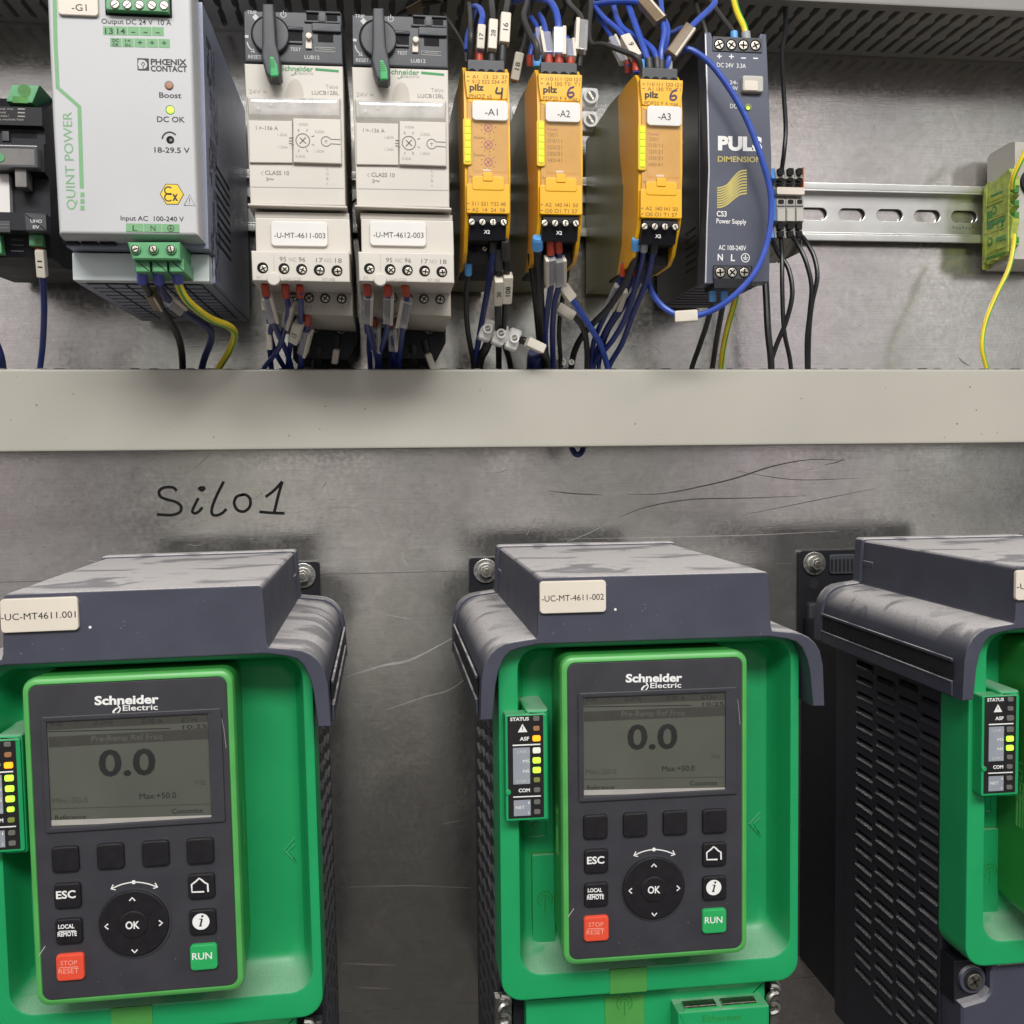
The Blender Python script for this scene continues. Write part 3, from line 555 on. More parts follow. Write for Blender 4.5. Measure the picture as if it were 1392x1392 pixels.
m.line([(864.5, 1157.6), (861.6, 1163), (867.2, 1164.3)], 1.5, D+.03, wp); m.line([(914.5, 1156.2), (917.5, 1161.6), (912.2, 1163.2)], 1.5, D+.03, wp)
rnd = random.Random(4)
for i in range(40):
    u, v = rnd.uniform(775, 1005), rnd.uniform(900, 1295); m.flat(CI(u, v, rnd.uniform(.2, .5), KF+.05, 6), KF+.05, M['greyl'])
m.line([(772, 1247), (780, 1235)], .8, KF+.06, M['whited']); m.line([(1000, 935), (1004, 960), (1006, 985)], .5, KF+.06, M['greyl'])
kp = m.build('keypad', drv)
# screen
m = MB(); LC = KF+.1
m.flat(RC(792, 943.5, 988, 1080, LC), LC, M['lcd'])
m.box(kx0+8, kx1-8, LC-.4, LC-1, kz1-60, kz1-20, M['void'])
D = LC+.05; sg = M['seg']; sf = M['segl']
m.flat(RC(793, 945, 987, 955, D), D, M['lcdd']); m.flat(RC(794, 963.5, 986, 977, D), D, M['lcdd'])
D += .05
m.text('Rdy', 797, 953.5, 812, 953.3, 6, D, sg); m.text('0.0Hz', 849, 953, 872, 952.5, 6, D, sg); m.text('0.00 A', 907, 952, 931, 951.6, 6, D, sg); m.text('ETH', 954, 951.5, 972, 951, 6, D, sg); m.text('10:25', 955, 959.8, 984, 959, 5, D, sg)
m.line([(794, 960.8), (940, 958.8)], 1, D, sg); m.text('Pre-Ramp Ref Freq', 845, 974.2, 930, 972.2, 7.2, D, M['lcd'], .01)
m.text('0.0', 852.5, 1018.3, 920.5, 1016.8, 32.5, D, sg, .022); m.text('Hz', 968, 1031.5, 980, 1031.3, 7, D, sf)
m.text('Min:-50.0', 796, 1052.8, 838, 1052, 7.2, D, sf); m.text('Max:+50.0', 900, 1048.5, 944, 1047.6, 7.2, D, sg); m.line([(794, 1059.5), (985, 1056)], 1, D, sf)
m.text('Reference', 798, 1073.8, 835, 1072.8, 6, D, sg); m.text('Customize', 938, 1067.8, 975, 1067, 6, D, sg)
rnd = random.Random(8)
for i in range(36):
    u, v = rnd.uniform(796, 984), rnd.uniform(980, 1074); m.flat(CI(u, v, rnd.uniform(.25, .6), D+.03, 5), D+.03, M['segl'])
m.flat(PX([(793.5, 1074), (985.5, 1070.5), (986.5, 1077), (793.5, 1081)], D+.06), D+.06, M['greyl'])
m.build('screen', kp)
# keys
def keyb(u, v, w_, mt, fn=None, r=5):
    m = MB(); m.prism(RC(u-w_/2, v-w_/2, u+w_/2, v+w_/2, KF, r, 5), KF+1.5, KF-.2, mt, .8)
    if fn: fn(m, KF+1.6)
    return m.build('key', kp)
for u, v in ((809, 1123), (863, 1120), (917, 1117.3), (970.5, 1115)): keyb(u, v, 33, M['key'])
keyb(810, 1169.5, 32.5, M['key'], lambda m, d: m.text('ESC', 798, 1174.6, 821.5, 1173.4, 9.6, d, wp, .025))
def locrem(m, d):
    m.text('LOCAL', 799, 1213, 818.5, 1212.3, 5.2, d, wp, .03); m.line([(799.5, 1216.2), (820, 1215.6)], 1, d, wp); m.text('REMOTE', 798, 1222.8, 821, 1222, 5.6, d, wp, .03)
keyb(810, 1214.8, 32.5, M['key'], locrem)
def stop(m, d):
    m.text('STOP', 800, 1260, 820, 1259.4, 6, d, M['pink'], .0); m.line([(799, 1262.7), (821, 1262)], .9, d, M['pink']); m.text('RESET', 797.5, 1270.5, 821.5, 1269.8, 6.4, d, M['pink'], .0)
keyb(810, 1260.8, 34, M['redk'], stop)
keyb(970.5, 1160, 32.5, M['key'], lambda m, d: m.line([(975.5, 1168.3), (961, 1168.6), (960.7, 1159), (966, 1155), (970, 1151), (973, 1153), (976.5, 1156.5), (980, 1158.5), (980.3, 1168.5)], 2, d, wp))
def info(m, d):
    m.flat(CI(970.3, 1206.5, 10.3, d, 24), d, wp); m.line([(971.8, 1203), (969.2, 1212.5)], 2.1, d+.06, M['stick']); m.line([(968.6, 1203.3), (972.2, 1203)], 1.1, d+.07, M['stick']); m.line([(968, 1212.2), (971.6, 1212)], 1.1, d+.07, M['stick']); m.flat(CI(972.3, 1199.6, 1.5, d+.06, 10), d+.06, M['stick'])
keyb(970.3, 1205.8, 32.5, M['key'], info)
keyb(970, 1250.5, 33, M['greenk'], lambda m, d: m.text('RUN', 958, 1255.4, 981.8, 1254.4, 8.6, d, wp, .01))
m = MB(); u, v = 889.5, 1208
for r, a, b in ((44.5, .5, -.2), ): m.disc(u, v, r, KF+a, KF+b, M['face'], .4, 48)
m.disc(u, v, 42.5, KF+1.5, KF-.2, M['key'], .8, 48); m.disc(u, v+1.6, 18, KF+2.0, KF+1, M['key'], .8, 32)
m.text('OK', 880.5, 1214.6, 897.5, 1213.9, 9.4, KF+2.1, wp, .025)
for ax, ay, dx, dy in ((889, 1176.5, 0, -1), (889.5, 1243, 0, 1), (857, 1211, -1, 0), (922, 1207.5, 1, 0)):
    m.line([(ax-dx*2+dy*3.4, ay-dy*2+dx*3.4), (ax+dx*2, ay+dy*2), (ax-dx*2-dy*3.4, ay-dy*2-dx*3.4)], 1.7, KF+1.6, wp)
m.build('navigation_dial', kp)
# name tag on the hood
def tagplate(mb, u0, v0, u1, v1, d, txt, tu0, tv0, tu1, tv1, h, mt, r=5, th=1.6):
    mb.prism(RC(u0, v0, u1, v1, d, r, 5), d+th, d, mt, .45); mb.text(txt, tu0, tv0, tu1, tv1, h, d+th+.08, M['black'], .0)
m = MB(); tagplate(m, 733, 789, 823, 832.5, HD, '-UC-MT-4611-002', 736.5, 818, 821, 815, 8.2, M['tagw']); np0 = m.build('name_tag', drv)
# lower front
LD = RD-8
m = MB(); m.prism(RC(716, 1345, 1040, 1640, LD, 2), LD, FD-6, G, 1); m.prism(RC(823, 1352, 876, 1640, LD, 0), LD+.4, LD-1, M['tabg'], .1)
m.ring(849, 1364, 9.5, 11, LD+.5, M['kside'], 20, -55, 235); m.line([(849, 1381), (849, 1361)], 1.4, LD+.52, M['kside']); m.ring(849, 1364, 5, 6.2, LD+.5, M['kside'], 16, -30, 210)
lp = m.build('lower_cover', drv)
m = MB(); ED = RD+3
m.prism(RC(922, 1372, 1046, 1640, ED, 2), ED, LD-1, G, .8); m.text('Ethernet', 955, 1389.5, 1008, 1386.5, 9, ED+.1, M['kside'], .0)
for a, b in ((930, 974), (982, 1028)): xz0, xz1 = W(a, 1370, ED-3).x, W(b, 1370, ED-3).x; zz = W(985, 1372, ED).z; m.box(xz0, xz1, ED-2.4, ED-7, zz-1, zz+1.2, M['steel'], .3); m.box(xz0-.6, xz1+.6, ED-1.6, ED-1.2, zz, zz+.7, M['greenk'])
m.build('ethernet_socket', lp)
for u, v in ((685, 1372), (1051, 1357)):
    m = MB(); d = LD-2; z0 = W(u, v, d)
    m.tube([W(u-4, v-18, d), W(u+5, v-16, d), W(u+6, v-8, d), W(u-3, v-5, d+1), W(u-6, v+4, d+1), W(u+4, v+7, d), W(u+6, v+16, d), W(u-4, v+20, d)], 1.5, M['bolt'], 8, 5)
    m.prism(RC(u-11, v-16, u+11, v+60, d-4), d-4, d-9, M['bolt'], .4); m.build('spring_clip', drv)
# ---- the two other drives
zO = drv.location.z*1000
def place(uv_ref, uv_new, d, roll):      # the point seen at uv_ref on the middle drive comes to uv_new
    a, b = W(*uv_ref, d), W(*uv_new, d); o = Vector((cx, 0, zO)); r = a-o
    rr_ = Vector((r.x*math.cos(roll)+r.z*math.sin(roll), 0, -r.x*math.sin(roll)+r.z*math.cos(roll)))
    return Vector((b.x-rr_.x, 0, b.z-rr_.z))
def setlamps(root, states):
    sp_ = [c for c in root.children if c.name.startswith('status_panel')][0]
    lamps = sorted([c for c in sp_.children], key=lambda c: -c.data.vertices[0].co.z)
    for c, s in zip(lamps, states): c.material_slots[0].link = 'OBJECT'; c.material_slots[0].material = M[s]
def kids(root, n): return [c for c in root.children if c.name.split('.')[0] == n]
def retag(root, fn, name='name_tag'):
    for c in kids(root, name): bpy.data.objects.remove(c)
    o = fn(); o.parent = root; o.location = (0, 0, 0); return o
loc = place((1043, 780), (354.5, 798), HD, -.012)
dl = dup(drv, loc, -.012, 'leftmost green and slate drive under the handwriting, tag ending 001, keypad with a darker screen')
setlamps(dl, ['ledoff', 'leddor', 'ledor', 'ledgr', 'ledgr', 'ledgr', 'ledgr', 'leddim', 'ledoff', 'ledoff'])
def new_tag(txt, dx):
    global ORG
    ORG = Vector((cx, 0, zO)); m = MB(); tagplate(m, 731+dx, 789.5, 824+dx, 832.5, HD, txt, 733+dx, 818.5, (822.5 if len(txt) > 3 else 747)+dx, (815.5 if len(txt) > 3 else 818), 8.4, M['tagw']); return m.build('name_tag')
retag(dl, lambda: new_tag('-UC-MT4611.001', 0))
loc = place((726, 866), (1376, 846), HD, 0)
dr = dup(drv, loc, 0, 'rightmost slate and green drive, cut by the right edge, its louvred black side in view')
setlamps(dr, ['ledoff', 'ledoff', 'ledoff', 'ledoff', 'ledgr', 'ledgr', 'ledoff', 'ledoff', 'ledoff', 'ledoff'])
retag(dr, lambda: new_tag('-U', -4))
for n in ('lower_cover', 'spring_clip'):
    for c in kids(dr, n):
        for g in list(c.children): bpy.data.objects.remove(g)
        bpy.data.objects.remove(c)
ORG = Vector((cx, 0, zO)); m = MB(); S_ = M['slate']; LD = RD-6
z1 = zr0-2.2
def lo(e): return [(xr0+2.2+e, zB), (xr1-2.2-e, zB), (xr1-2.2-e, z1-4-e), (xr1-16-e, z1-4-e), (xr1-18-e, z1-e), (xr0+18+e, z1-e), (xr0+16+e, z1-4-e), (xr0+16+e, z1-12-e), (xr0+12+e, z1-16-e), (xr0+2.2+e, z1-18-e)]
m.loft([(lo(0), FD-6), (lo(0), LD-1), (lo(1), LD)], S_, True, True)
m.box(xr0+1.2, xr0+18, FD-6, LD-5, z1-20, z1, M['side'], .8)
xc, zc = xr0+9.2, z1-8.5
m.prism(circ(xc, zc, 6.2), LD-3, LD-6, S_, .6); m.prism(circ(xc, zc, 4.6), LD-2.8, LD-3.1, M['void']); 
cv = m.build('lower_cover'); cv.parent = dr; cv.location = (0, 0, 0)
m = MB(); m.prism(circ(xc, zc, 3.7), LD-1.4, LD-3, M['steel'], .5)
for a in (.5, 2.07): c_, s_ = math.cos(a)*2.8, math.sin(a)*2.8; m.obox(Vector((xc, -(LD-1.4), zc)), Vector((math.cos(a), 0, math.sin(a))), Vector((0, 1, 0)), Vector((-math.sin(a), 0, math.cos(a))), 5.2, .3, .9, M['void'])
o = m.build('screw'); o.parent = cv; o.location = (0, 0, 0)
# ================================================================ small devices on the rail
blk, wp = M['black'], M['white']
# ---- power supply with white front
t = thing('power_supply', 'tall light grey power supply with a green stripe and a yellow hexagon mark', 'power supply', W(200, 300, 0))
Fd, Ld = 164, 141
m = MB(); P_ = M['psu']
fo = PX([(61, -24), (261, -22), (266, 160), (271.8, 322), (78, 320), (69, 160)], Fd)
fo = ccw(fo); m.loft([(fo, Fd-15), (fo, Fd-7), (inset(fo, .5), Fd-1.4), (inset(fo, 1.1), Fd-.5), (inset(fo, 2), Fd)], P_, True, True)
D = Fd+.1; g = M['pgreen']
m.line([(73.8, -16), (75.5, 60), (78.3, 119), (107.8, 145), (109.5, 200), (111.2, 256)], 5.6, D, g)
for v in (261.5, 270.5, 279.5): m.flat(RC(109.3, v, 114.8, v+6.4, D), D, g)
m.text('QUINT POWER', 103.3, 285, 97.2, 152, 12.5, D, g, .0)
m.text('Output DC 24 V  10 A', 138, 32, 233, 34.2, 7, D, blk, .008)
for i in range(5):
    u = 140.3+i*16.6; m.flat(RC(u, 35.8+i*.25, u+15.8, 47.6+i*.25, D), D, g); s = ('13', '14', '-', '-', '-')[i]
    m.text(s, u+(2.6 if i < 2 else 5), 45.8+i*.25, u+(13.4 if i < 2 else 10.6), 46+i*.25, 7.8, D+.08, blk, .01)
    u = 149.8+i*16.4; m.flat(RC(u, 51.8+i*.3, u+15.4, 63.6+i*.3, D), D, g)
    if i > 1: m.text('+', u+4.6, 61+i*.3, u+11, 61.2+i*.3, 8, D+.08, blk, .01)
    elif i == 0: m.text('DC', u+3.2, 57, u+12, 57.1, 4.3, D+.08, blk, .02); m.text('OK', u+3.2, 62.8, u+12, 62.9, 4.3, D+.08, blk, .02)
    else: m.text('I', u+4, 57.3, u+5, 57.4, 4.3, D+.08, blk, .02); m.text('<', u+7, 57.5, u+11, 57.6, 4.5, D+.08, blk, .02); m.text('IN', u+4, 63.2, u+11, 63.4, 4, D+.08, blk, .02)
m.frontfill([RC(186.8, 79.2, 202.5, 95.6, D), RC(188.2, 80.7, 194.5, 94.2, D)], D+.05, D-.05, blk); m.flat(CI(193.8, 87.5, 6.3, D+.06, 20), D+.06, M['psu']); m.flat(RC(189, 81.4, 193.8, 93.6, D+.08), D+.08, M['psu'])
m.line([(194.5, 84.5), (197, 87.3), (194.5, 90.2), (192, 87.3), (194.5, 84.5)], 1.2, D+.1, blk); m.line([(194.5, 90), (194.5, 94)], 1.1, D+.1, blk)
m.text('PHŒNIX', 205, 87.8, 253.8, 88.6, 8, D, blk, .03); m.text('CONTACT', 205, 96.8, 254.5, 97.6, 7.8, D, blk, .03)
m.text('Boost', 216.5, 132.6, 246.5, 133.4, 7.4, D, blk, .012); m.text('DC OK', 213.5, 165.5, 251.3, 166.3, 7.6, D, blk, .012); m.text('18-29.5 V', 210, 207.2, 258, 208, 7.4, D, blk, .012)
m.ring(231, 190, 9.4, 11.6, D, blk, 16, 40, 175); m.disc(231.4, 190, 5.4, D+.05, D, M['void']); m.flat(CI(232.2, 190.3, 2.2, D+.1, 10), D+.1, M['greyp'])
hx = CI(233.7, 264, 16.4, D, 6); m.flat(hx, D, blk); m.flat(CI(233.7, 264, 15.3, D+.05, 6), D+.05, M['yel'])
m.ring(229, 259, 4.2, 6, D+.1, blk, 16, 40, 320); m.ring(229, 268.3, 4.2, 6, D+.1, blk, 16, 40, 320); m.line([(226, 263.7), (231.5, 263.7)], 1.8, D+.1, blk); m.text('x', 234.3, 272.5, 242, 272.6, 13, D+.1, blk, .03)
m.line([(250.3, 279.2), (257.6, 264.6), (265, 279.4), (250.3, 279.2)], 1, D, M['greyp']); m.line([(257.6, 269), (257.6, 274.5)], 1.1, D, M['greyp']); m.flat(CI(257.6, 276.6, .7, D, 8), D, M['greyp'])
m.text('Input AC  100-240 V', 164, 299.4, 250, 301, 6.6, D, blk, .01)
for i, s in enumerate(('L', 'N', '')):
    u = 171.2+i*24.5; m.flat(RC(u, 303.8+i*.4, u+23.7, 314.8+i*.4, D), D, g)
    if s: m.text(s, u+9, 313.4+i*.4, u+15.6, 313.6+i*.4, 7.6, D+.08, blk, .0)
    else: m.ring(u+12, 310.4, 3.9, 4.8, D+.08, blk, 20); m.line([(u+12, 306.8), (u+12, 310.5)], .9, D+.08, blk); m.line([(u+9.3, 310.5), (u+14.7, 310.5)], .9, D+.08, blk); m.line([(u+10.4, 312.2), (u+13.6, 312.2)], .9, D+.08, blk)
rnd = random.Random(2)
for i in range(12): m.flat(CI(rnd.uniform(90, 260), rnd.uniform(20, 310), rnd.uniform(.4, .8), D, 6), D, M['greyl'])
m.build('front_cover', t)
for u, v, k in ((229.8, 116, 'leddim'), (231.3, 149, 'ledgr')):
    b = MB(); b.disc(u, v, 6.3, D+.05, D, M['greyp']); b.disc(u, v, 5, D+.7, D, M['leddor'] if k == 'leddim' else M[k], .4); b.build('indicator_lamp', t)
# body behind
m = MB(); xr = W(285, 382, Ld).x; xl = W(98, 360, Ld).x; zt = W(262, -23, Fd).z; zlo = W(190, 382, Ld).z; zmid = W(190, 326, Fd).z
m.box(xl, xr, 12, Ld, zlo, zmid-1, M['psuw'], .6); 
m.box(xl+.2, xr+1.4, 12.5, Ld-7, zlo+.4, zt-1, M['psus'], .6); m.box(xl+.3, xr+1.3, Ld-8, Fd-14.5, zmid-.5, zt-1.2, M['psus'], .4)
m.box(xl+.4, xr, 12, Ld-6.5, zlo-.3, zlo+.4, M['psus'])
for i in range(11):                                             # grille in the underside
    d = 24+i*10.3
    for j in range(6):
        x0 = xl+4+j*(xr-xl-8)/6; m.box(x0+.6, x0+(xr-xl-8)/6-.6, d, d+7, zlo-.75, zlo-.25, M['psus'], .2); m.box(x0, x0+(xr-xl-8)/6, d-1.6, d+8.6, zlo-.36, zlo-.31, M['void'])
for i in range(3):                                              # slots under the bezel
    x0 = W(93+i*24.5, 330, Ld+4).x; m.box(x0, x0+6.2, Ld+6, Ld+12, zmid+1.2, zmid+.4, M['void'])
X = xr+1.4+.06; rnd = random.Random(9)
for blk_ in range(5):                                           # rating text printed along the flank
    z1 = zt-12-blk_*21
    for k in range(6):
        y = -(Fd-22)+k*3.6+(blk_ % 2)*6
        z = z1
        while z > z1-18:
            h_ = rnd.uniform(1.5, 7)
            if rnd.random() < .75: m.add([(X, y, z), (X, y+1.7, z), (X, y+1.7, z-h_), (X, y, z-h_)], [[0, 1, 2, 3]], M['stick'])
            z -= h_+1
for k in range(9): z = zt-62-k*4.3; m.add([(X, -(Ld-16), z), (X, -(Ld-58), z), (X, -(Ld-58), z-1.6), (X, -(Ld-16), z-1.6)], [[0, 1, 2, 3]], M['void'])
m.build('housing', t)
m = MB(); d = Fd; m.flat(RC(143, -12, 233.5, 22.8, D, 1), D, M['void'])
m.prism(RC(146.5, -14, 231, 19.5, D, 1), D+3.5, D, M['plug'], .4)
for i in range(5): m.screw(156+i*16.7, 5.6+i*.4, 7, D+3.5, M['steel'], M['greyp'], ang=(35, 40, -30, -35, -30)[i])
m.build('output_terminal', t)
m = MB(); tagplate(m, 80, -10, 134.5, 22.8, Fd, '-G1', 97.6, 14.4, 118, 14.8, 9.4, M['tagw']); m.build('name_tag', t)
m = MB(); Pd = 166; pl = M['plug']
m.loft([(PX([(173, 329), (244.5, 329), (244.5, 353), (181, 352.5)], Pd), Ld), (PX([(173, 329), (244.5, 329), (244.5, 353), (180, 352.5)], Pd), Pd-.6), (inset(ccw(PX([(173, 329), (244.5, 329), (244.5, 353), (180, 352.5)], Pd)), .6)[::-1] if area(PX([(173, 329), (244.5, 329), (244.5, 353), (180, 352.5)], Pd)) < 0 else PX([(173.5, 330), (244, 330), (244, 352.4), (180.5, 352)], Pd), Pd)], pl, True, True)
for i in range(3): m.prism(RC(182+i*23.4, 351, 203+i*23.4, 369, Pd-3, 1), Pd-4, Ld, pl, .6); m.disc(183.6+i*24.2, 338.2, 7.4, Pd+1.2, Pd-.2, pl, .4); m.screw(183.6+i*24.2, 338.4, 5.9, Pd+1.1, M['steel'], M['void'], ang=(20, -70, -75)[i])
m.build('input_plug', t)
# ---- motor starters
def starter():
    t = thing('motor_starter', 'cream motor starter left of its twin, tag ending 4611-003, rotary knob pointing down', 'motor starter', W(405, 250, 0), 'cream motor starters with rotary knobs')
    A, B = 142, 118; C_, CD, K = M['cream'], M['creamd'], M['startd']
    m = MB()
    m.prism(PX([(331, 14), (464.5, 17), (466.5, 88.5), (332.5, 84)], A), A, 20, K, 1)
    D = A+.1
    for a in ((394, 43.5, 411, 55.5), (416.5, 19.5, 432, 27.5), (444, 21, 458.5, 29.5), (432, 46, 453, 57.5)): m.prism(RC(*a, A), D, A-2, M['void'])
    m.prism(RC(391, 37, 412, 42.5, A, 1), A+1.2, A-1, K, .5); m.prism(RC(424, 33, 464, 45, A, 2), A+1.5, A-1, K, .6); m.prism(RC(416, 16, 463, 19.3, A), A+1, A-1, K, .4); m.prism(RC(433, 17, 443, 31, A), A+1, A-1, K, .4); m.prism(RC(414, 29, 462, 32, A), A+.8, A-1, K, .3); m.prism(RC(391, 56.5, 411, 60, A), A+.8, A-1, K, .3)
    m.text('TRIP', 335.5, 18.6, 349, 19.2, 4.6, D, M['whited'], .01); m.flat(PX([(347.2, 18.6), (351.6, 23.6), (347.2, 28.2), (342.8, 23.4)], D), D, M['whited'])
    m.ring(385.2, 19.8, 3.2, 4.2, D, M['whited'], 16, 125, 415); m.line([(385.2, 14.5), (385.2, 19.5)], 1, D, M['whited'])
    m.flat(RC(333, 47.6, 337.8, 51.6, D), D, M['whited']); m.line([(335.8, 57), (338.5, 64), (344.5, 69.5)], 1.7, D, M['whited'], 4); m.flat(PX([(346.5, 71.6), (340.6, 70.6), (344.8, 65.8)], D), D, M['whited'])
    m.text('RESET', 337.5, 79.2, 355.5, 79.8, 4.7, D, M['whited'], .01); m.text('TEST', 394.6, 69, 409, 69.6, 4.6, D, M['whited'], .01); m.text('LUB12', 414, 80, 434.3, 80.7, 5, D, M['whited'], .012)
    m.line([(428.5, 64), (428.5, 69), (455.5, 70.4), (455.5, 65.2), (428.5, 64)], .8, D, M['greyl']); m.line([(433, 66.3), (452, 67.6)], .7, D, M['greyl'])
    m.build('switch_head', t)
    m = MB(); m.disc(367.5, 47, 26.6, A+.15, A-1, M['void'], 0, 40); m.disc(367.5, 47, 25.2, A+3, A, K, .8, 40)
    bar = PX([(356.8, 6.5), (372.5, 6.5), (376, 60), (381, 80), (382.5, 103), (379, 107), (365, 106), (361.5, 101), (355.5, 78), (356.8, 60)], A+10); m.prism(bar, A+12, A+2.5, K, 1.4)
    m.prism(PX([(366, 77), (371.5, 77), (377, 88), (379, 103.5), (367.5, 104)], A+12), A+12.4, A+9, M['greenk'], .6)
    for i in range(5): m.line([(364.8-i*.1+i*.7, 90-i*2.6), (375+i*.1-i*.6, 90.6-i*2.6)], .7, A+12.6, M['gtext'])
    m.build('rotary_knob', t)
    b = MB(); b.prism(RC(415.5, 53, 424, 67, A, 1), A+1, A, M['tagw'], .3); b.disc(419.5, 48, 4.6, A+3, A, M['tagw'], .6, 16); b.build('test_pin', t)
    # cream front
    m = MB()
    ff = PX([(331.5, 85.2), (466.3, 89), (469.8, 279.5), (340, 277.5)], A); m.prism(ff, A-.5, 20, C_, .8)
    D = A-.4
    m.text('Schneider', 381.7, 96, 426, 97.2, 7, D, M['gtext'], .015); m.text('Electric', 401, 101, 426, 101.6, 4.4, D, M['greyl'], .0); m.line([(402, 98.5), (398.5, 102.5), (395.5, 101)], 1, D, M['gtext']); m.flat(PX([(428.5, 92.4), (460.5, 95.2), (460.5, 98.4), (428.5, 95.8)], D), D, M['gtext'])
    m.text('24V =', 338.3, 127.2, 362.5, 128, 6, D, M['greyl']); m.text('Telys', 442.5, 120, 459.5, 120.4, 5, D, M['greyl']); m.text('LUCB12BL', 424, 128.4, 460.8, 129.2, 5.4, D, M['greyp'])
    ar = PX([(387, 138), (388.5, 124), (392, 114), (397, 108.5), (401, 107), (405.5, 109), (410, 115), (412.5, 125), (413.5, 138)], D+.05); m.prism(ar, D+.02, D-1.5, CD, 0)
    m.prism(PX([(338, 164), (397.5, 165), (398, 222), (339.5, 221.5)], A), A+.8, A-1, C_, .4); m.prism(PX([(398.5, 162), (463.5, 163.5), (464.5, 224), (399, 222)], A), A+1.6, A-1, C_, .5)
    D = A+.9
    m.text('I >-136 A', 348, 176, 378, 176.8, 5.2, D, M['greyp']); m.text('1.65A', 377.5, 184.8, 390.5, 185.2, 4, D, M['greyl']); m.text('1.24A', 378, 201.4, 391, 201.8, 4, D, M['greyl'])
    for v in (187.5, 191.5, 195): m.line([(392.8, v), (397.4, v+.2)], 1.5, D, M['greyp'])
    D = A+1.7
    m.ring(411.6, 191, 8.6, 10, D, M['greyp'], 28); m.line([(407.5, 187), (416, 195)], 1.5, D, M['greyp']); m.line([(407.5, 195.5), (415.6, 186.6)], 1.5, D, M['greyp'])
    for k in range(0, 360, 45):
        a = math.radians(k+22); m.line([(411.6+13*math.cos(a), 191+13*math.sin(a)), (411.6+17*math.cos(a), 191+17*math.sin(a))], 1.2 if k % 90 else 1.6, D, M['greyp'] if k % 90 else M['greyl'])
    for s, u, v in (('4.00A', 406, 170.5), ('5.00A', 428, 180.5), ('1.00A', 428, 207), ('3.00A', 402, 214)): m.text(s, u, v, u+13, v+.4, 3.8, D, M['greyl'])
    m.ring(443.3, 192.2, 6, 7.2, D, M['greyp'], 24, 25, 335); m.line([(449.7, 189.2), (463, 189.8)], 1.2, D, M['greyp']); m.line([(449.7, 195.4), (463, 196.2)], 1.2, D, M['greyp']); m.line([(441, 191.5), (445.6, 191.5)], 1, D, M['greyl']); m.line([(443.2, 190), (443.2, 195)], 1, D, M['greyl'])
    D = A-.4
    m.text('CLASS 10', 360.3, 237.4, 393, 238.2, 5.8, D, M['greyp'], .006); m.line([(357.8, 232.5), (354.8, 235.2), (357.8, 238.2)], .9, D, M['greyl']); m.text('3', 361.5, 246, 365, 246.1, 5, D, M['greyp']); m.line([(366, 244), (367.6, 242.6), (370, 244.4), (372, 242.8)], 1, D, M['greyp'], 4)
    for i, s in enumerate('LNBA'): m.text(s, 443.6, 231+i*6.8, 446.4, 231.1+i*6.8, 4, D, M['greyl'])
    m.line([(341, 254), (467.5, 256)], 1, D, M['greyl']); m.line([(341, 223.5), (466, 225)], .8, D, M['creamd'])
    m.prism(PX([(337.5, 277.4), (472, 281), (472, 284), (337.5, 280.5)], A), A+1.5, 30, C_, .4)
    m.build('starter_body', t)
    m = MB(); m.prism(PX([(336, 132.5), (463.5, 134.5), (463.5, 161.5), (337.5, 160)], A), A+3.2, A-.2, M['clear'], 2.2); m.build('clear_cover', t)
    m = MB(); m.disc(351, 142+5, 2.6, A+.4, A-.4, M['chock'], .3); m.prism(RC(366, 137.5, 371, 145, A), A+.6, A-.3, M['tagc'], .3); m.build('reset_button', t)
    # lower contact block
    m = MB()
    m.prism(PX([(344.8, 285), (474.4, 287.5), (474.6, 296), (345, 293.5)], A), A-3, 30, C_, .6); m.prism(PX([(346, 294), (475, 296.5), (477, 345), (347.3, 342.5)], A), A-1.5, 30, C_, .7)
    m.prism(PX([(343, 343.5), (475.3, 345), (476.3, 386.5), (344.7, 384)], A), A+5, 40, C_, .8)
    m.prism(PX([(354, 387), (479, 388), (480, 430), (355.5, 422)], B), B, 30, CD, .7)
    D = A+5.1
    for s, u, v in (('95', 380, 355), ('96', 406, 355.5), ('17', 429.5, 356.5), ('18', 455.5, 357)): m.text(s, u, v, u+9, v+.3, 6.2, D, M['greyp'])
    m.text('NC', 393, 355.2, 403, 355.4, 5.4, D, M['greyl']); m.text('NO', 441, 356.4, 451, 356.7, 5.4, D, M['greyl']); m.text('A1', 348.5, 378.6, 355, 378.7, 4.6, D, M['greyl']); m.text('LUA1C20', 385.5, 380.4, 409, 381, 3.8, D, M['greyl']); m.text('97-98', 438, 381.2, 455, 381.6, 3.8, D, M['greyl'])
    m.line([(372.3, 345), (372.6, 368)], .8, D, M['creamd'])
    for i, u in enumerate((357, 386, 410, 434, 458)): m.disc(u, 364+i*1.0, 7.6, D+.04, D, M['void']); m.screw(u+1, 365+i*1.0, 6.2, D, M['steel'], M['void'], 'cross', 30+i*17)
    m.prism(circ(*X2(372, 379, A+6), SC(372, 379, A)*9), A+6.6, A+3, C_, .6)
    D = B+.1
    for i, u in enumerate((398.5, 420, 442, 464.5)): m.disc(u, 404+i*.7, 7.2, D+.04, D, M['greyp']); m.screw(u, 404.3+i*.7, 6.2, D, M['steel'], M['void'], 'cross', 10+i*23)
    m.text('14', 416, 419, 424.5, 419.3, 5, D, M['greyl']); m.text('21', 440, 418.5, 448, 418.8, 4.6, D, M['greyl']); m.text('22', 459, 419.5, 468, 419.8, 4.6, D, M['greyl'])
    m.build('contact_block', t)
    m = MB(); B2 = 60; m.prism(PX([(398, 424), (487, 430), (487, 466), (474, 490), (398, 488)], B2), B2, 12, M['side'], 1)
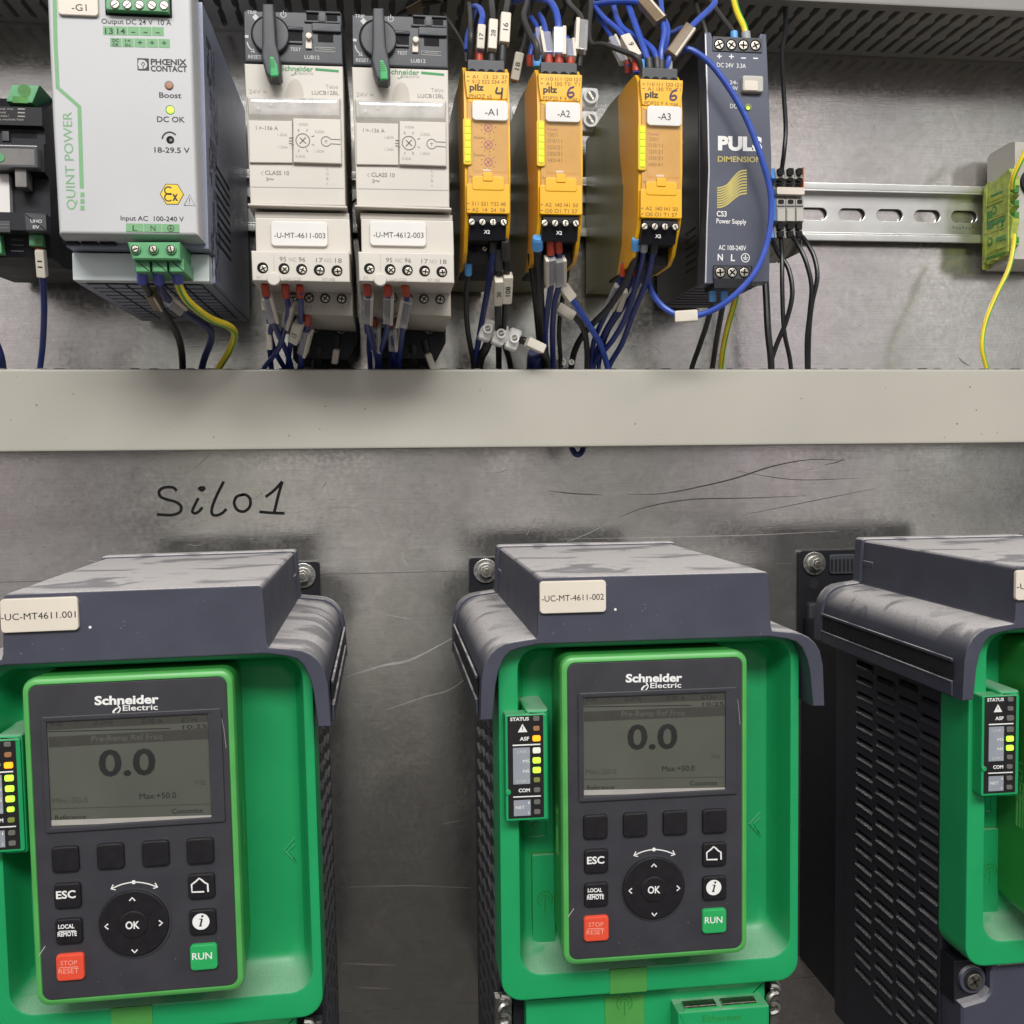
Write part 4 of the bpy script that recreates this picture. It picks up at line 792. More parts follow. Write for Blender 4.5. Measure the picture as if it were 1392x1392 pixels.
    m.screw(463.5, 447.5, 8.4, B2+.1, M['greyp'], M['void'], 'cross', 20); m.screw(427, 446, 8.4, B2+.1, M['greyp'], M['void'], 'cross', 50)
    m.build('power_base', t)
    return t
st1 = starter()
m = MB(); tagplate(m, 368.8, 302, 445.6, 335.5, 140.5, '-U-MT-4611-003', 373, 323.3, 442.3, 324, 7.4, M['tagc']); m.build('name_tag', st1)
o1 = Vector(ORG); off = W(619.5, 250, 142)-W(477+.5, 250, 142)
st2 = dup(st1, (o1.x+off.x, 0, o1.z+off.z-.8), .004, 'cream motor starter right of its twin, tag ending 4612-003, rotary knob pointing down')
for c in kids(st2, 'name_tag'): bpy.data.objects.remove(c)
ORG = o1+Vector((off.x, 0, off.z-.8)); m = MB(); tagplate(m, 503.5, 301.5, 580, 335, 140.5, '-U-MT-4612-003', 508.5, 322.6, 576.5, 323.2, 7.4, M['tagc']); m.build('name_tag', st2)
# ---- safety relays
K6 = ('I10 I11 I20 I21', 'A1 I30 T0  T1', 'PDP20 F 4 mag', 'A2  I40 I41 50', 'O0 O1 T1 57')
K4 = ('A1  13  23  37', 'S12 S22 S34 47', 'PNOZ s5', 'S11 S21 Y32 48', 'A2  14  24  58')
def relay(kind, t=None):
    only = t is not None
    if not only: t = thing('safety_relay', 'yellow safety relay tagged -A2 between the two other yellow relays, numbered 6 in pen', 'safety relay', W(760, 230, 0), 'yellow safety relays')
    A, Bd = 136, 104; Y = M['relay']
    x0, x1 = W(731.5, 190, A).x, W(792.5, 190, A).x; zA, zBt = W(760, 101, A).z, W(760, 292, A).z; ztop = W(760, 91, A).z; zlow = W(760, 342, A).z
    # profile of the flank (d, z): full yellow nose, olive body behind
    m = MB(); w2 = x1-x0
    nose = [(Bd-12, ztop+2.6), (Bd+4, ztop+3.4), (A-9, ztop+1.6), (A-3.5, zA+.4), (A-1.5, zA-14), (A-1.2, zBt+22), (A-3, zBt-1), (A-13, zlow+2), (A-20, zlow-1.5), (Bd-14, zlow-1.5), (Bd-3, zlow+12), (Bd+1, zBt+32), (Bd-1, zA-40), (Bd-8, zA-22)]
    for xa, xb in ((x0, x0+1.7), (x1-1.7, x1)):
        vs = [(x, -d, z) for x in (xa, xb) for d, z in nose]; n = len(nose)
        m.add(vs, [[k, (k+1) % n, n+(k+1) % n, n+k] for k in range(n)]+[list(range(n)), list(range(n, 2*n))], M['relayd'] if False else Y)
    m.prism(rect4(x0+1.6, zA-27*.0-14, x1-1.6, zA, 1), A, A-8, Y, .6)                               # label head
    zq = W(760, 138, A).z
    lab = [(x0+.2, zA), (x1-.2, zA), (x1-.4, zA-5), (x1-1.2, zq+.8), (x1-2, zq), (x0+2, zq), (x0+1.2, zq+.8), (x0+.4, zA-5)]; m.prism(lab, A+.5, A-6, Y, .5)
    zf = W(760, 252, A).z
    m.prism(rect4(x0+.5, zBt, x1-.5, zf, .8), A+.5, A-6, Y, .5); m.prism(rect4(x0+3, zf-3, x1-3, zf+3.4, 1.4), A+.9, A-5, Y, .5); m.prism(rect4(x0+8, zf+1, x0+12.5, zf+5, .6), A+1.4, A-4, Y, .4)
    D = A+.6; br = M['brown']; k = kind
    m.text('pilz', 738.3, 125.4, 757.5, 126, 8.2, D, blk, .035)
    m.text(k[0], 742, 109.5, 789, 110.6, 4.6, D, br); m.text(k[1], 742, 116, 788, 117, 4.6, D, br)
    m.line([(735, 107), (738, 107.1)], 1, D, br); m.line([(735, 113), (738, 113.1)], 1, D, br)
    m.text(k[2], 738, 136, 785 if kind is K6 else 768, 137, 5.2, D, br)
    m.text(k[3], 741, 280.6, 786, 281.6, 5, D, br); m.text(k[4], 741, 288.8, 785, 289.8, 5, D, br); m.line([(735, 278), (738, 278)], 1, D, br); m.line([(735, 286), (738, 286)], 1, D, br)
    m.build('relay_front', t)
    m = MB(); m.prism(rect4(x0+1.7, zBt+1, x1-1.7, zA-1, .5), A-2.2, Bd, M['relayd']); m.prism(rect4(x0+1.2, zf-1, x1-1, zq+.6, 1.2), A-.3, A-3, M['relayc'], .7)
    m.text('Power A1-1', 737.5, 243.6, 756, 244, 3.6, A-.2, br)
    D = A-.2
    if kind is K4:
        for v in (176, 199, 222.5):
            m.text('Reset', 744, v-8, 757, v-7.8, 3.6, D, br); m.ring(763, v, 4.6, 6.2, D, M['magenta'], 18); m.line([(758.5, v+4), (767.5, v-4)], 1.6, D+.05, M['magenta']); m.line([(759.5, v-4), (766.5, v+4)], 1.2, D+.05, M['magenta'])
            for a in range(0, 360, 40): m.flat(CI(763+9.5*math.cos(math.radians(a)), v+9.5*math.sin(math.radians(a)), 1, D, 6), D, br)
    else: m.text('Power', 744.5, 177.6, 759, 178, 4, D, M['magenta'])
    for s, v in () if kind is K4 else (('O0/1', 185.4), ('I10/11', 194), ('I20/21', 202.6), ('I30/31', 211.6), ('I40/41', 220.4)): m.text(s, 745, v, 745+len(s)*3.2, v+.4, 5.2, D, br)
    m.flat(RC(756, 232, 766, 234.6, D), D, M['tagc'])
    m.build('amber_window', t)
    m = MB(); xl_ = W(742, 200, A).x; m.prism(rect4(xl_, zf+5.4, x1-1.4, zq-.4, 1.6), A+1.15, A-.12, M['lens'], .55); m.build('window_lens', t)
    if only: return t
    b = MB(); b.prism(RC(728.5+1, 163, 741, 226, A+.8, 3), A+.9, A-2, M['segf'], .4); b.build('led_frame', t)
    for i in range(6):
        b = MB(); v = 166+i*9.4; b.prism(RC(732.5, v, 739, v+8.2, A+.9, .6), A+1.3, A+.5, M['segy'], .2); b.build('indicator_lamp', t)
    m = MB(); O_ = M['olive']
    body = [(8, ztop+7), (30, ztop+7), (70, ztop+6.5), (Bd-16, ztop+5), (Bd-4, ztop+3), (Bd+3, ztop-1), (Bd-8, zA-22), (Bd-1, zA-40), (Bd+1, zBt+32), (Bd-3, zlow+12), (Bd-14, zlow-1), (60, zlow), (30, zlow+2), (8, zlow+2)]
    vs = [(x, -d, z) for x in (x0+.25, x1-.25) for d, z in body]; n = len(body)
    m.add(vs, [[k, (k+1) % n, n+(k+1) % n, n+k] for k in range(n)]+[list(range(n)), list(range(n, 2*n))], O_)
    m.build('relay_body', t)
    m = MB(); K = M['side']                                            # terminals, top and bottom, two steps each
    zt2 = W(760, 88.5, A-6).z; m.prism(rect4(x0+1.9, zA-1, x1-1.9, zt2, .6), A-2.5, Bd-20, M['startd'], .6)
    for i in range(4):
        x = x0+1.9+(i+.5)*(x1-x0-3.8)/4; m.prism(circ(x, zA+.2, 2.0, 18), A-2.35, A-3, M['void'])
    zt3 = W(760, 88.5, A).z
    m.build('terminal_block', t); m = MB()
    z3, z4 = W(760, 326, A-4).z, W(760, 356, A-18).z
    m.loft([(rect4(x0+1.9, z3, x1-1.9, zBt+.4), Bd-20), (rect4(x0+1.9, z3, x1-1.9, zBt+.4), A-6), (rect4(x0+2.2, z3+7.2, x1-2.2, zBt+.2), A-1.2)], K, True, True)
    m.prism(rect4(x0+1.9, z4, x1-1.9, z3+.5), A-19, Bd-40, K, .5)
    for i in range(4):
        u = 740.5+i*14.3; m.screw(u, 303+i*.2, 5.4, A-1.1, M['steel'], M['void'], ang=40+i*25); m.disc(u-.5, 339, 5.2, A-18.6, A-19, M['void'])
        if i in (1, 3): m.screw(u-.5, 339, 4.6, A-18.6, M['steel'], M['void'], ang=60)
    m.text('X2', 756, 318.6, 764, 319, 4.6, A-3.3, wp, .02); m.line([(737, 311), (788, 312)], .7, A-3, M['greyp'])
    m.build('terminal_block', t)
    return t
rl = relay(K6); oR = Vector(ORG)
def rtag(root, o, txt, p, tx, pen, pen_m, extra=None):
    global ORG
    ORG = Vector(o); m = MB(); tagplate(m, *p, 136.3, txt, *tx, 9.2, M['tagc'], 5, 1.4); m.build('name_tag', root)
    m = MB()
    for s in pen: m.line(s, 2.4, 136.72, M[pen_m], 5)
    m.build('pen_number', root)
def six(u, v): return [[(u+5, v-7), (u-.5, v-5), (u-3.6, v+1), (u-3, v+5.5), (u+1.5, v+6.5), (u+4.5, v+3.5), (u+2.5, v+.3), (u-2.2, v+1.8)]]
rtag(rl, oR, '-A2', (741, 140, 788.8, 167), (758, 159, 775, 159.4), six(775.5, 125), 'purple')
offA = W(693.8, 190, 136)-W(792.5, 190, 136); offB = W(929, 190, 136)-W(792.5, 190, 136)
oA = oR+Vector((offA.x, 0, offA.z)); oB = oR+Vector((offB.x, 0, offB.z))
ra = dup(rl, (oA.x, 0, oA.z+.8), 0, 'yellow safety relay tagged -A1, numbered 4 in pen, nearest the cream starters')
rb = dup(rl, (oB.x, 0, oB.z-2.2), 0.006, 'yellow safety relay tagged -A3 beside the navy power supply, olive flank in view')
oA = ra.location*1000; oB = rb.location*1000
for c in kids(ra, 'relay_front')+kids(ra, 'amber_window')+kids(ra, 'window_lens'): bpy.data.objects.remove(c)
ORG = Vector(oR); relay(K4, ra)
for r_ in (ra, rb):
    for n in ('name_tag', 'pen_number'):
        for c in kids(r_, n): bpy.data.objects.remove(c)
rtag(ra, oA, '-A1', (641.5, 138, 690.6, 165), (659.5, 156.8, 676.8, 157), [[(676, 118.5), (674.5, 126), (682, 126.5)], [(683, 119), (681.5, 134)]], 'black')
rtag(rb, oB, '-A3', (879, 145.5, 926, 172.5), (895, 163, 912, 163.8), six(915, 129.5), 'purple')
# ---- navy power supply
t = thing('power_supply', 'narrow navy power supply with a gold wave emblem and a white name', 'power supply', W(990, 250, 0))
A = 104; m = MB(); Pn = M['puls']
fo = ccw(PX([(957.5, 43), (966.5, 44), (968, 50), (1032, 51.5), (1034, 45.5), (1042, 46), (1049, 215), (1046, 383), (957.5, 386), (962.5, 230)], A))
m.prism(fo, A, A-12, Pn, .5)
m.line([(959, 46), (962.3, 150), (964, 232), (961, 310), (959.3, 384)], 1.7, A+.08, M['edge'])  # highlight painted as a pale line down the left front edge
D = A+.12
for i, s in enumerate('++--'):
    u = 977.8+i*16.4; m.text(s, u-3.2, 80.8+i*.4, u+3.4, 81+i*.4, 8.4, D, wp, .02)
m.text('DC 24V  3.3A', 974.5, 91, 1014, 92.6, 5.6, D, wp, .005); m.text('24-', 992, 114.4, 1003, 114.8, 5, D, wp); m.text('28V', 992, 122.4, 1003, 122.8, 5, D, wp); m.text('DC ok', 992.5, 147, 1011, 147.6, 5.8, D, wp)
m.text('PULS', 976, 203, 1036, 204.5, 16.6, D, wp, .055); m.text('DIMENSION', 975.8, 219.6, 1035.6, 220.6, 7, D, M['pyel'], .02)
for i in range(9):
    y0, y1 = 255+i*3.3, 231.5+i*3.9
    m.line([(974.8, y0+.4), (981, y0-.3), (989, y0-4.2), (998, y0*.42+y1*.58-1), (1006, y1+1.6), (1015.3, y1)], 2.0, D, M['pyel'], 5)
m.text('CS3', 974.2, 294, 987.8, 294.4, 7, D, wp, .02); m.text('Power Supply', 973.8, 303.4, 1014.5, 304.6, 6.2, D, wp, .012); m.text('AC 100-240V', 976.8, 339.6, 1014.2, 340.4, 6.2, D, wp, .01)
m.text('N', 975.5, 354, 982.6, 354.2, 8.6, D, wp, .02); m.text('L', 993.5, 354.6, 999, 354.8, 8.6, D, wp, .02)
m.ring(1013.3, 350.4, 4.9, 6, D, wp, 22); m.line([(1013.3, 346.5), (1013.3, 350.4)], 1.1, D, wp); m.line([(1010, 350.6), (1016.6, 350.6)], 1.1, D, wp); m.line([(1011.2, 352.6), (1015.4, 352.6)], 1, D, wp)
m.build('front_cover', t)
m = MB(); xl, xr = W(957.5, 300, A).x+.5, W(1046, 300, A).x-.6; zt, zl = W(1000, 48, A).z, W(1000, 384, A).z
m.box(xl, xr, 12, A-11, zl+.6, zt-1.5, M['pulss'], .8)
for i in range(8):
    d = 22+i*9; m.box(xl+2, xr-2, d, d+4.6, zl+.2, zl+.64, M['puls'], .2)
X = xl-.05; rnd = random.Random(6)
def sq(y0, y1, z0, z1, mt): m.add([(X, y0, z0), (X, y1, z0), (X, y1, z1), (X, y0, z1)], [[0, 1, 2, 3]], mt)
for k in range(26): h_ = rnd.choice((.5, .9, 1.4)); sq(-30, -24, zl+22+k*1.9, zl+22+k*1.9+h_, M['whited'])
for col_ in range(6):
    z = zl+80
    while z < zt-30:
        h_ = rnd.uniform(1.2, 4); 
        if rnd.random() < .65: sq(-(30+col_*7), -(31.6+col_*7), z, z+h_, M['whited'])
        z += h_+1.3
for k in range(6): sq(-88, -70, zl+10+k*4, zl+11.3+k*4, M['void'])
sq(-40, -39, zt-20, zt-14, wp)
m.build('housing', t)
m = MB(); m.prism(RC(968.5, 51, 1036, 71, A, 1), A+.6, A-8, M['startd'], .3)
for i in range(4): m.screw(978+i*16.4, 60.4+i*.4, 7.4, A+.6, M['steel'], M['void'], 'cross', 25+i*31)
m.build('output_terminal', t)
m = MB(); m.prism(RC(969.5, 361, 1021.5, 393, A, 1), A+1.6, A-14, M['side'], .4); m.flat(RC(970.5, 362, 1020.6, 378.6, A+1.7), A+1.7, M['startd'])
for i in range(3): m.screw(979.3+i*16.4, 370.2, 7.6, A+1.75, M['steel'], M['void'], 'cross', 5+i*40)
m.build('input_terminal', t)
m = MB(); m.prism(RC(1007, 105, 1035.5, 127.5, A, 3), A+3, A-1, M['bracket'], 1.0); m.prism(RC(1012, 109.5, 1030.5, 123, A+3, 2), A+3.2, A+2, M['tagw'], .3); m.build('voltage_selector', t)
m = MB(); m.disc(1017.3, 145.6, 5, D+.05, D-.3, M['greyp']); m.disc(1017.3, 145.6, 4, D+.6, D, M['leddim'], .3); m.flat(CI(1017, 147, 2.2, D+.65, 10), D+.65, M['ledgr']); m.build('indicator_lamp', t)
# ---- terminals, left to right
for i, (u0, u1, mt, lb, ct) in enumerate(((1049.5, 1055, 'tblue', 'thin blue rail terminal at the left of the grey ones', 0), (1055.3, 1068, 'tgrey', 'grey rail terminal next to the blue one', 1), (1068.4, 1081, 'tgrey', 'grey rail terminal in the middle of the small terminal group', 2), (1081.4, 1092.6, 'tgrey', 'grey rail terminal with an orange plate on its right', 3))):
    t = thing('rail_terminal', lb, 'terminal', W((u0+u1)/2, 290, 0), 'spring terminals on the rail'); A = 52; g_ = M[mt]; m = MB()
    x0, x1 = W(u0, 285, A).x+.1, W(u1, 285, A).x-.1; Z = lambda v: W(1070, v, A).z
    pr = [(10, Z(216)), (30, Z(222)), (A-8, Z(226)), (A-3, Z(227)), (A-1, Z(242)), (A-6, Z(250)), (A-2, Z(258)), (A-2, Z(268)), (A, Z(271)), (A, Z(300)), (A-4, Z(306)), (A-2, Z(322)), (A-10, Z(328)), (30, Z(338)), (10, Z(338))]
    vs = [(x, -d, z) for x in (x0, x1) for d, z in pr]; n = len(pr)
    m.add(vs, [[k, (k+1) % n, n+(k+1) % n, n+k] for k in range(n)]+[list(range(n)), list(range(n, 2*n))], g_)
    um = (u0+u1)/2; hw = (u1-u0)*.30
    if ct:
        for a, b in ((228.5, 238), (241.5, 246.5), (248.5, 251), (271.5, 277), (303, 312), (314, 322.5)): m.prism(RC(um-hw, a, um+hw, b, A, 1.5), A+.3, A-3, M['void'])
        m.prism(RC(u0+1, 284, u1-1, 301, A), A+.7, A-1, M['bracket'], .3); m.line([(u0+.6, 280), (u1-.6, 280)], 1.2, A+.35, M['startd'])
    if ct == 3: m.box(x1+.05, x1+.5, 34, A-.6, Z(262), Z(226), M['torange']); m.box(x1+.05, x1+.4, 14, A-3, Z(340), Z(262.4), M['tgrey'])
    m.build('terminal_body', t)
    if ct == 2: 
        b = MB(); b.prism(RC(1056, 254.5, 1094, 264.5, A+2, 2), A+2.2, A-1.5, M['tagw'], .4); b.build('marker_strip', t)
# ---- earth terminal and the pale end device
t = thing('earth_terminal', 'mottled green and yellow earth terminal gripping the rail at the right', 'earth terminal', W(1355, 295, 0)); m = MB(); A = 40
x0 = W(1377, 295, A).x; x1 = W(1386, 295, A).x; Z = lambda v: W(1380, v, A).z
pr = [(9, Z(250)), (11, Z(236)), (14, Z(231)), (19, Z(236)), (25, Z(232)), (30, Z(230)), (A-5, Z(226)), (A-1, Z(240)), (A, Z(252)), (A-4, Z(258)), (A, Z(264)), (A-5, Z(272)), (A, Z(280)), (A-5, Z(288)), (A, Z(296)), (A-2, Z(318)), (A, Z(332)), (A-8, Z(344)), (28, Z(342)), (25, Z(347)), (19, Z(344)), (15, Z(348)), (12, Z(345)), (10, Z(354)), (9, Z(350))]
vs = [(x, -d, z) for x in (x0, x1) for d, z in pr]; n = len(pr)
m.add(vs, [[k, (k+1) % n, n+(k+1) % n, n+k] for k in range(n)]+[list(range(n)), list(range(n, 2*n))], M['gy'])
for a, b, c_, d_ in ((12, 35, 250, 262), (14, 33, 270, 285), (12, 28, 300, 335)): m.box(x0-.35, x0+.1, a, b, Z(d_), Z(c_), M['gy'], .15)
for a, b, c_, d_ in ((18, 30, 252, 256), (20, 34, 290, 296), (12, 33, 338, 342), (14, 20, 274, 300), (24, 35, 315, 322)): m.box(x0-.5, x0+.1, a, b, Z(d_), Z(c_), M['gyd'], .2)
for a, b, c_, d_ in ((11, 14, 240, 345), (34, 36.5, 246, 340), (14, 30, 264, 267), (16, 34, 286, 288.5), (12, 32, 304, 306), (18, 33, 330, 333)): m.box(x0-.7, x0+.1, a, b, Z(d_), Z(c_), M['gy'], .2)
for dd, v in ((22, 276), (18, 318), (28, 300)): m.tube([Vector((x0-.6, -dd, Z(v))), Vector((x0+.2, -dd, Z(v)))], 2.6, M['gyd'], 14, 0); m.tube([Vector((x0-.8, -dd, Z(v))), Vector((x0+.2, -dd, Z(v)))], 1.4, M['gy'], 12, 0)
m.build('terminal_body', t)
for v in (258, 276, 292, 326):
    b = MB(); b.prism(RC(1379, v-4, 1385, v+4, A), A+.4, A-4, M['gyd'], .2); b.build('wire_entry', t)
t = thing('rail_device', 'pale grey device cut by the right edge beside the earth terminal', 'device', W(1400, 290, 0)); m = MB(); A = 34
x0 = x1+.4; Z = lambda v: W(1380, v, A).z
pr = [(6, Z(196)), (9, Z(192)), (A-5, Z(190)), (A, Z(193)), (A, Z(352)), (A-4, Z(356)), (A-14, Z(358)), (6, Z(357))]
vs = [(x, -d, z) for x in (x0, x0+40) for d, z in pr]; n = len(pr)
m.add(vs, [[k, (k+1) % n, n+(k+1) % n, n+k] for k in range(n)]+[list(range(n)), list(range(n, 2*n))], M['bracket'])
m.build('device_body', t); m = MB(); m.disc(1407, 247, 18, A+2, A-1, M['side'], .6); m.build('round_socket', t)
# ---- black fuse module at the left edge
t = thing('fuse_module', 'black fuse module with a green terminal and clear latch at the left edge', 'fuse module', W(20, 250, 0)); m = MB(); K = M['side']; A = 112
xr = W(60, 250, A).x; xl = W(-90, 250, A).x; Z = lambda v: W(20, v, A).z
pr = [(12, Z(95)), (60, Z(105)), (A-22, Z(112)), (A-6, Z(142)), (A, Z(145)), (A, Z(170)), (A-4, Z(172)), (A-4, Z(192)), (A-1, Z(193)), (A-1, Z(232)), (A-8, Z(236)), (A-8, Z(288)), (A+2, Z(290)), (A+2, Z(314)), (A-6, Z(318)), (A-9, Z(345)), (A-25, Z(350)), (60, Z(340)), (12, Z(334))]
vs = [(x, -d, z) for x in (xl, xr) for d, z in pr]; n = len(pr)
m.add(vs, [[k, (k+1) % n, n+(k+1) % n, n+k] for k in range(n)]+[list(range(n)), list(range(n, 2*n))], K)
D = A+.1
for i, (a, b) in enumerate(((-10, 18), (-12, 8), (-10, 12), (-14, 32))): m.text('output module fuse rail'[:9+i*3], a, 149+i*4.8, b, 149.3+i*4.8, 3, D, M['greyl'])
for v in (148, 153, 158): m.line([(24, v), (34, v+.3)], 1.6, D, M['greyl'])
m.prism(RC(8, 175, 46, 184, A), A-3.9, A-6, M['void']); m.prism(RC(0, 176, 10, 190, A), A-2, A-5, M['startd'], .4)
for v in (326, 333, 341): m.line([(15, v), (32, v+.5)], 1.2, A-6.5+.2, M['startd'])
m.prism(RC(-10, 300, 14, 316, A+2), A+2.3, A, M['startd'], .4); m.line([(-8, 305), (12, 305)], 1, A+2.5, M['greyp']); m.line([(-8, 310), (12, 310)], 1, A+2.5, M['greyp'])
m.build('module_body', t)
m = MB(); m.prism(PX([(18, 117), (56, 118), (46, 142), (10, 140)], A-6), A-4, A-30, M['plug'], .6); m.prism(CI(33, 123, 9, A-4), A-3.9, A-5, M['gyd']); m.prism(RC(17, 131, 38, 140, A-4), A-3.9, A-5, M['gyd']); m.build('green_terminal', t)
m = MB(); m.prism(RC(-12, 197, 52, 229, A+3, 3), A+4, A-1.5, M['smoke'], .8); m.frontfill([RC(-10, 199, 50, 227, A+4), RC(-8, 201, 47, 224, A+4)], A+4.3, A+3.8, M['startd']); m.disc(0, 214, 6, A+4.4, A+3.9, M['plug']); m.prism(RC(22, 229, 38, 256, A, 2), A+2, A-6, M['smoke'], .6); m.build('clear_latch', t)
m = MB(); m.prism(RC(-16, 235, 13, 292, A-4, 1), A-4, A-8.2, M['tagc'], .3); m.build('label_card', t)
m = MB(); m.prism(RC(35, 291, 65, 315, A+4, 1), A+6, A, M['startd'], .6); m.text('UHO', 41.5, 302.5, 57, 303, 4.6, A+6.1, wp); m.text('0V', 44.5, 310.5, 53.5, 310.8, 4.6, A+6.1, wp); m.build('fuse_plug', t)
for a in ((42, 320, 61, 336), (-8, 321, 5, 346)):
    m = MB(); m.prism(RC(*a, A-6), A-3, A-20, M['plug'], .5); m.prism(RC(a[0]+5, a[1]+4, a[2]-5, a[3]-4, A-3), A-2.9, A-4, M['gyd']); m.build('green_terminal', t)
# ================================================================ loose terminal strips and wires
def strip_(label, pts, d, r, n):         # soft white screw strip: a run of barrels with a screw in each
    t = thing('connector_strip', label, 'connector strip', W(*pts[0], d), None); m = MB(); a, b = W(*pts[0], d), W(*pts[1], d); e = (b-a); ln = e.length; e.normalize(); s = e.cross(Vector((0, 1, 0)))
    for i in range(n):
        c = a+e*ln*(i+.5)/n; w_ = ln/n*.46
        m.obox(c, e, Vector((0, 1, 0)), s, w_*2, 9, r*2, M['chock'], 1.6, 3)
        m.tube([c+Vector((0, -4, 0)), c+Vector((0, -8, 0))], w_*.72, M['chock'], 16, 0); m.tube([c+Vector((0, -8.05, 0)), c+Vector((0, -8.2, 0))], w_*.46, M['greyp'], 14, 0)
        m.obox(c+Vector((0, -8.3, 0)), (e+s*.7).normalized(), Vector((0, 1, 0)), (s-e*.7).normalized(), w_*.8, .2, w_*.2, M['steel'])
        if i < n-1: m.obox(a+e*ln*(i+1)/n, e, Vector((0, 1, 0)), s, w_*.6, 5, r*1.2, M['chock'], .6)
    m.build('strip_body', t); return t
strip_('white screw connector strip lying between the -A1 and -A2 relays', [(703, 146), (702, 196)], 26, 4.2, 2)
strip_('white screw connector strip lying between the -A2 and -A3 relays', [(800, 121), (799, 184)], 26, 5, 2)
strip_('white three pole screw connector hanging on a black wire under the -A1 relay', [(652, 446), (706, 465)], 76, 5.6, 3)
strip_('small white screw connector lying on the duct edge under the -A2 relay', [(757, 494), (779, 494)], 48, 3.4, 2)

def wire(label, col, pts, r, parts=(), group=None, name='wire', stripe=False):
    global ORG
    ORG = W(*pts[0]); m = MB(); P = [W(*p) for p in pts]
    ms = [M['wyel']]*4+[M['wgrn']]*2+[M['wyel']]*3+[M['wgrn']] if stripe else None
    m.tube(P, r, M[col], 10, 7, True, ms); o = m.build(name, None, ORG); tag(o, label, 'wire', group)
    for kind, mt, p, q, w_, *tx in parts:
        a, b = W(*p), W(*q); e = (b-a); ln = e.length; e.normalize(); b_ = MB()
        if kind == 'f':
            rr_ = max(w_*SC(p[0], p[1], p[2])*.5, r*1.3)
            b_.tube([a, a.lerp(b, .72), a.lerp(b, .8), b], lambda k: rr_*(1 if k < .78 else .86), M[mt], 14, 0); b_.build('ferrule', o)
        else:
            s = e.cross(Vector((0, 1, 0))); s.normalize(); n_ = s.cross(e); n_.normalize(); c = (a+b)/2; ww = w_*SC(p[0], p[1], p[2])
            if mt == 'card': b_.obox(c, e, n_, s, ln, 2*r+2.2, ww, M['card'], .8)
            elif mt == 'sleeve':
                b_.obox(c, e, n_, s, ln, 2*r+1.4, ww, M['sleeve'], .9); b_.obox(c+s*ww*(.36 if not tx or tx[0] != 'l' else -.36), e, n_, s, ln*1.02, 2*r+1.8, ww*.3, M['card'], .3)
            else: b_.obox(c, e, n_, s, ln, 2*r+2, ww, M['gold'], .7); b_.obox(c+s*ww*.3-n_*.1, e, n_, s, ln*.98, 2*r+2.3, ww*.16, M['card'], .2)
            if tx and tx[0] not in ('', 'l'):
                vs, fs, x0, x1 = text_mesh(tx[0], .01); up_ = e if e.z > 0 else -e; sd = up_.cross(Vector((0, 1, 0))); sd = -sd if False else sd
                L_ = ww*.62*len(tx[0])*.62; fr = n_ if n_.y < 0 else -n_; base = c+fr*(r+1.2)
                right_ = up_; upv = right_.cross(fr) if right_.cross(fr).dot(Vector((-1, 0, 0))) > 0 else -right_.cross(fr)
                h_ = ww*.5/.7
                b_.add([base+right_*((x-x0)/(x1-x0)-.5)*L_+upv*(y-.35)*h_ for x, y in vs], fs, M['black'])
            b_.build('wire_marker', o)
    return o
q = lambda *a: list(a)
G1, G2, G3, G4, G5 = 'wires entering the duct below the devices', 'wires coming down to the relays', 'dark blue wires under the motor starters', 'black wires of the rail terminals', None
# power supply mains leads
wire('black mains lead curving down from the green plug of the grey power supply', 'wblack', q((194, 366, 155), (196, 384, 150), (206, 404, 138), (228, 432, 110), (243, 460, 85), (248, 490, 60), (248, 530, 50)), 1.75,
     (('f', 'fviolet', (193.5, 383, 151), (193, 366, 156), 12), ('m', 'gold', (205, 397, 142), (216, 416, 126), 15)), 'mains leads of the grey power supply')
wire('blue mains lead curving down from the green plug of the grey power supply', 'wnavy', q((215, 366, 155), (217, 386, 150), (227, 405, 140), (255, 428, 115), (283, 446, 95), (287, 462, 80), (277, 490, 60), (268, 530, 50)), 1.75,
     (('f', 'fviolet', (216, 384, 151), (215, 366, 156), 12), ('m', 'sleeve', (229, 408, 138), (245, 421, 122), 17)), 'mains leads of the grey power supply')
wire('yellow and green earth lead from the green plug of the grey power supply', 'wyel', q((241, 366, 155), (243, 388, 150), (256, 410, 140), (284, 432, 118), (312, 444, 100), (319, 456, 88), (310, 480, 65), (295, 505, 52), (290, 530, 50)), 1.75,
     (('f', 'fviolet', (242, 383, 151), (241, 366, 156), 12),), 'mains leads of the grey power supply', stripe=True)
wire('lone dark blue wire hanging from the black fuse module at the left', 'wblue', q((52, 334, 104), (55, 350, 102), (58, 378, 98), (60, 420, 85), (58, 470, 66), (54, 505, 55), (53, 530, 50)), 1.5, (('f', 'fred', (54, 344, 104), (53, 336, 105), 10), ('m', 'card', (55, 339, 107), (58, 377, 103), 13, '11')))
wire('end of a navy wire dipping into the duct at the left picture edge', 'wnavy', q((-30, 430, 70), (-12, 455, 65), (0, 482, 60), (4, 510, 52), (2, 540, 50)), 2)
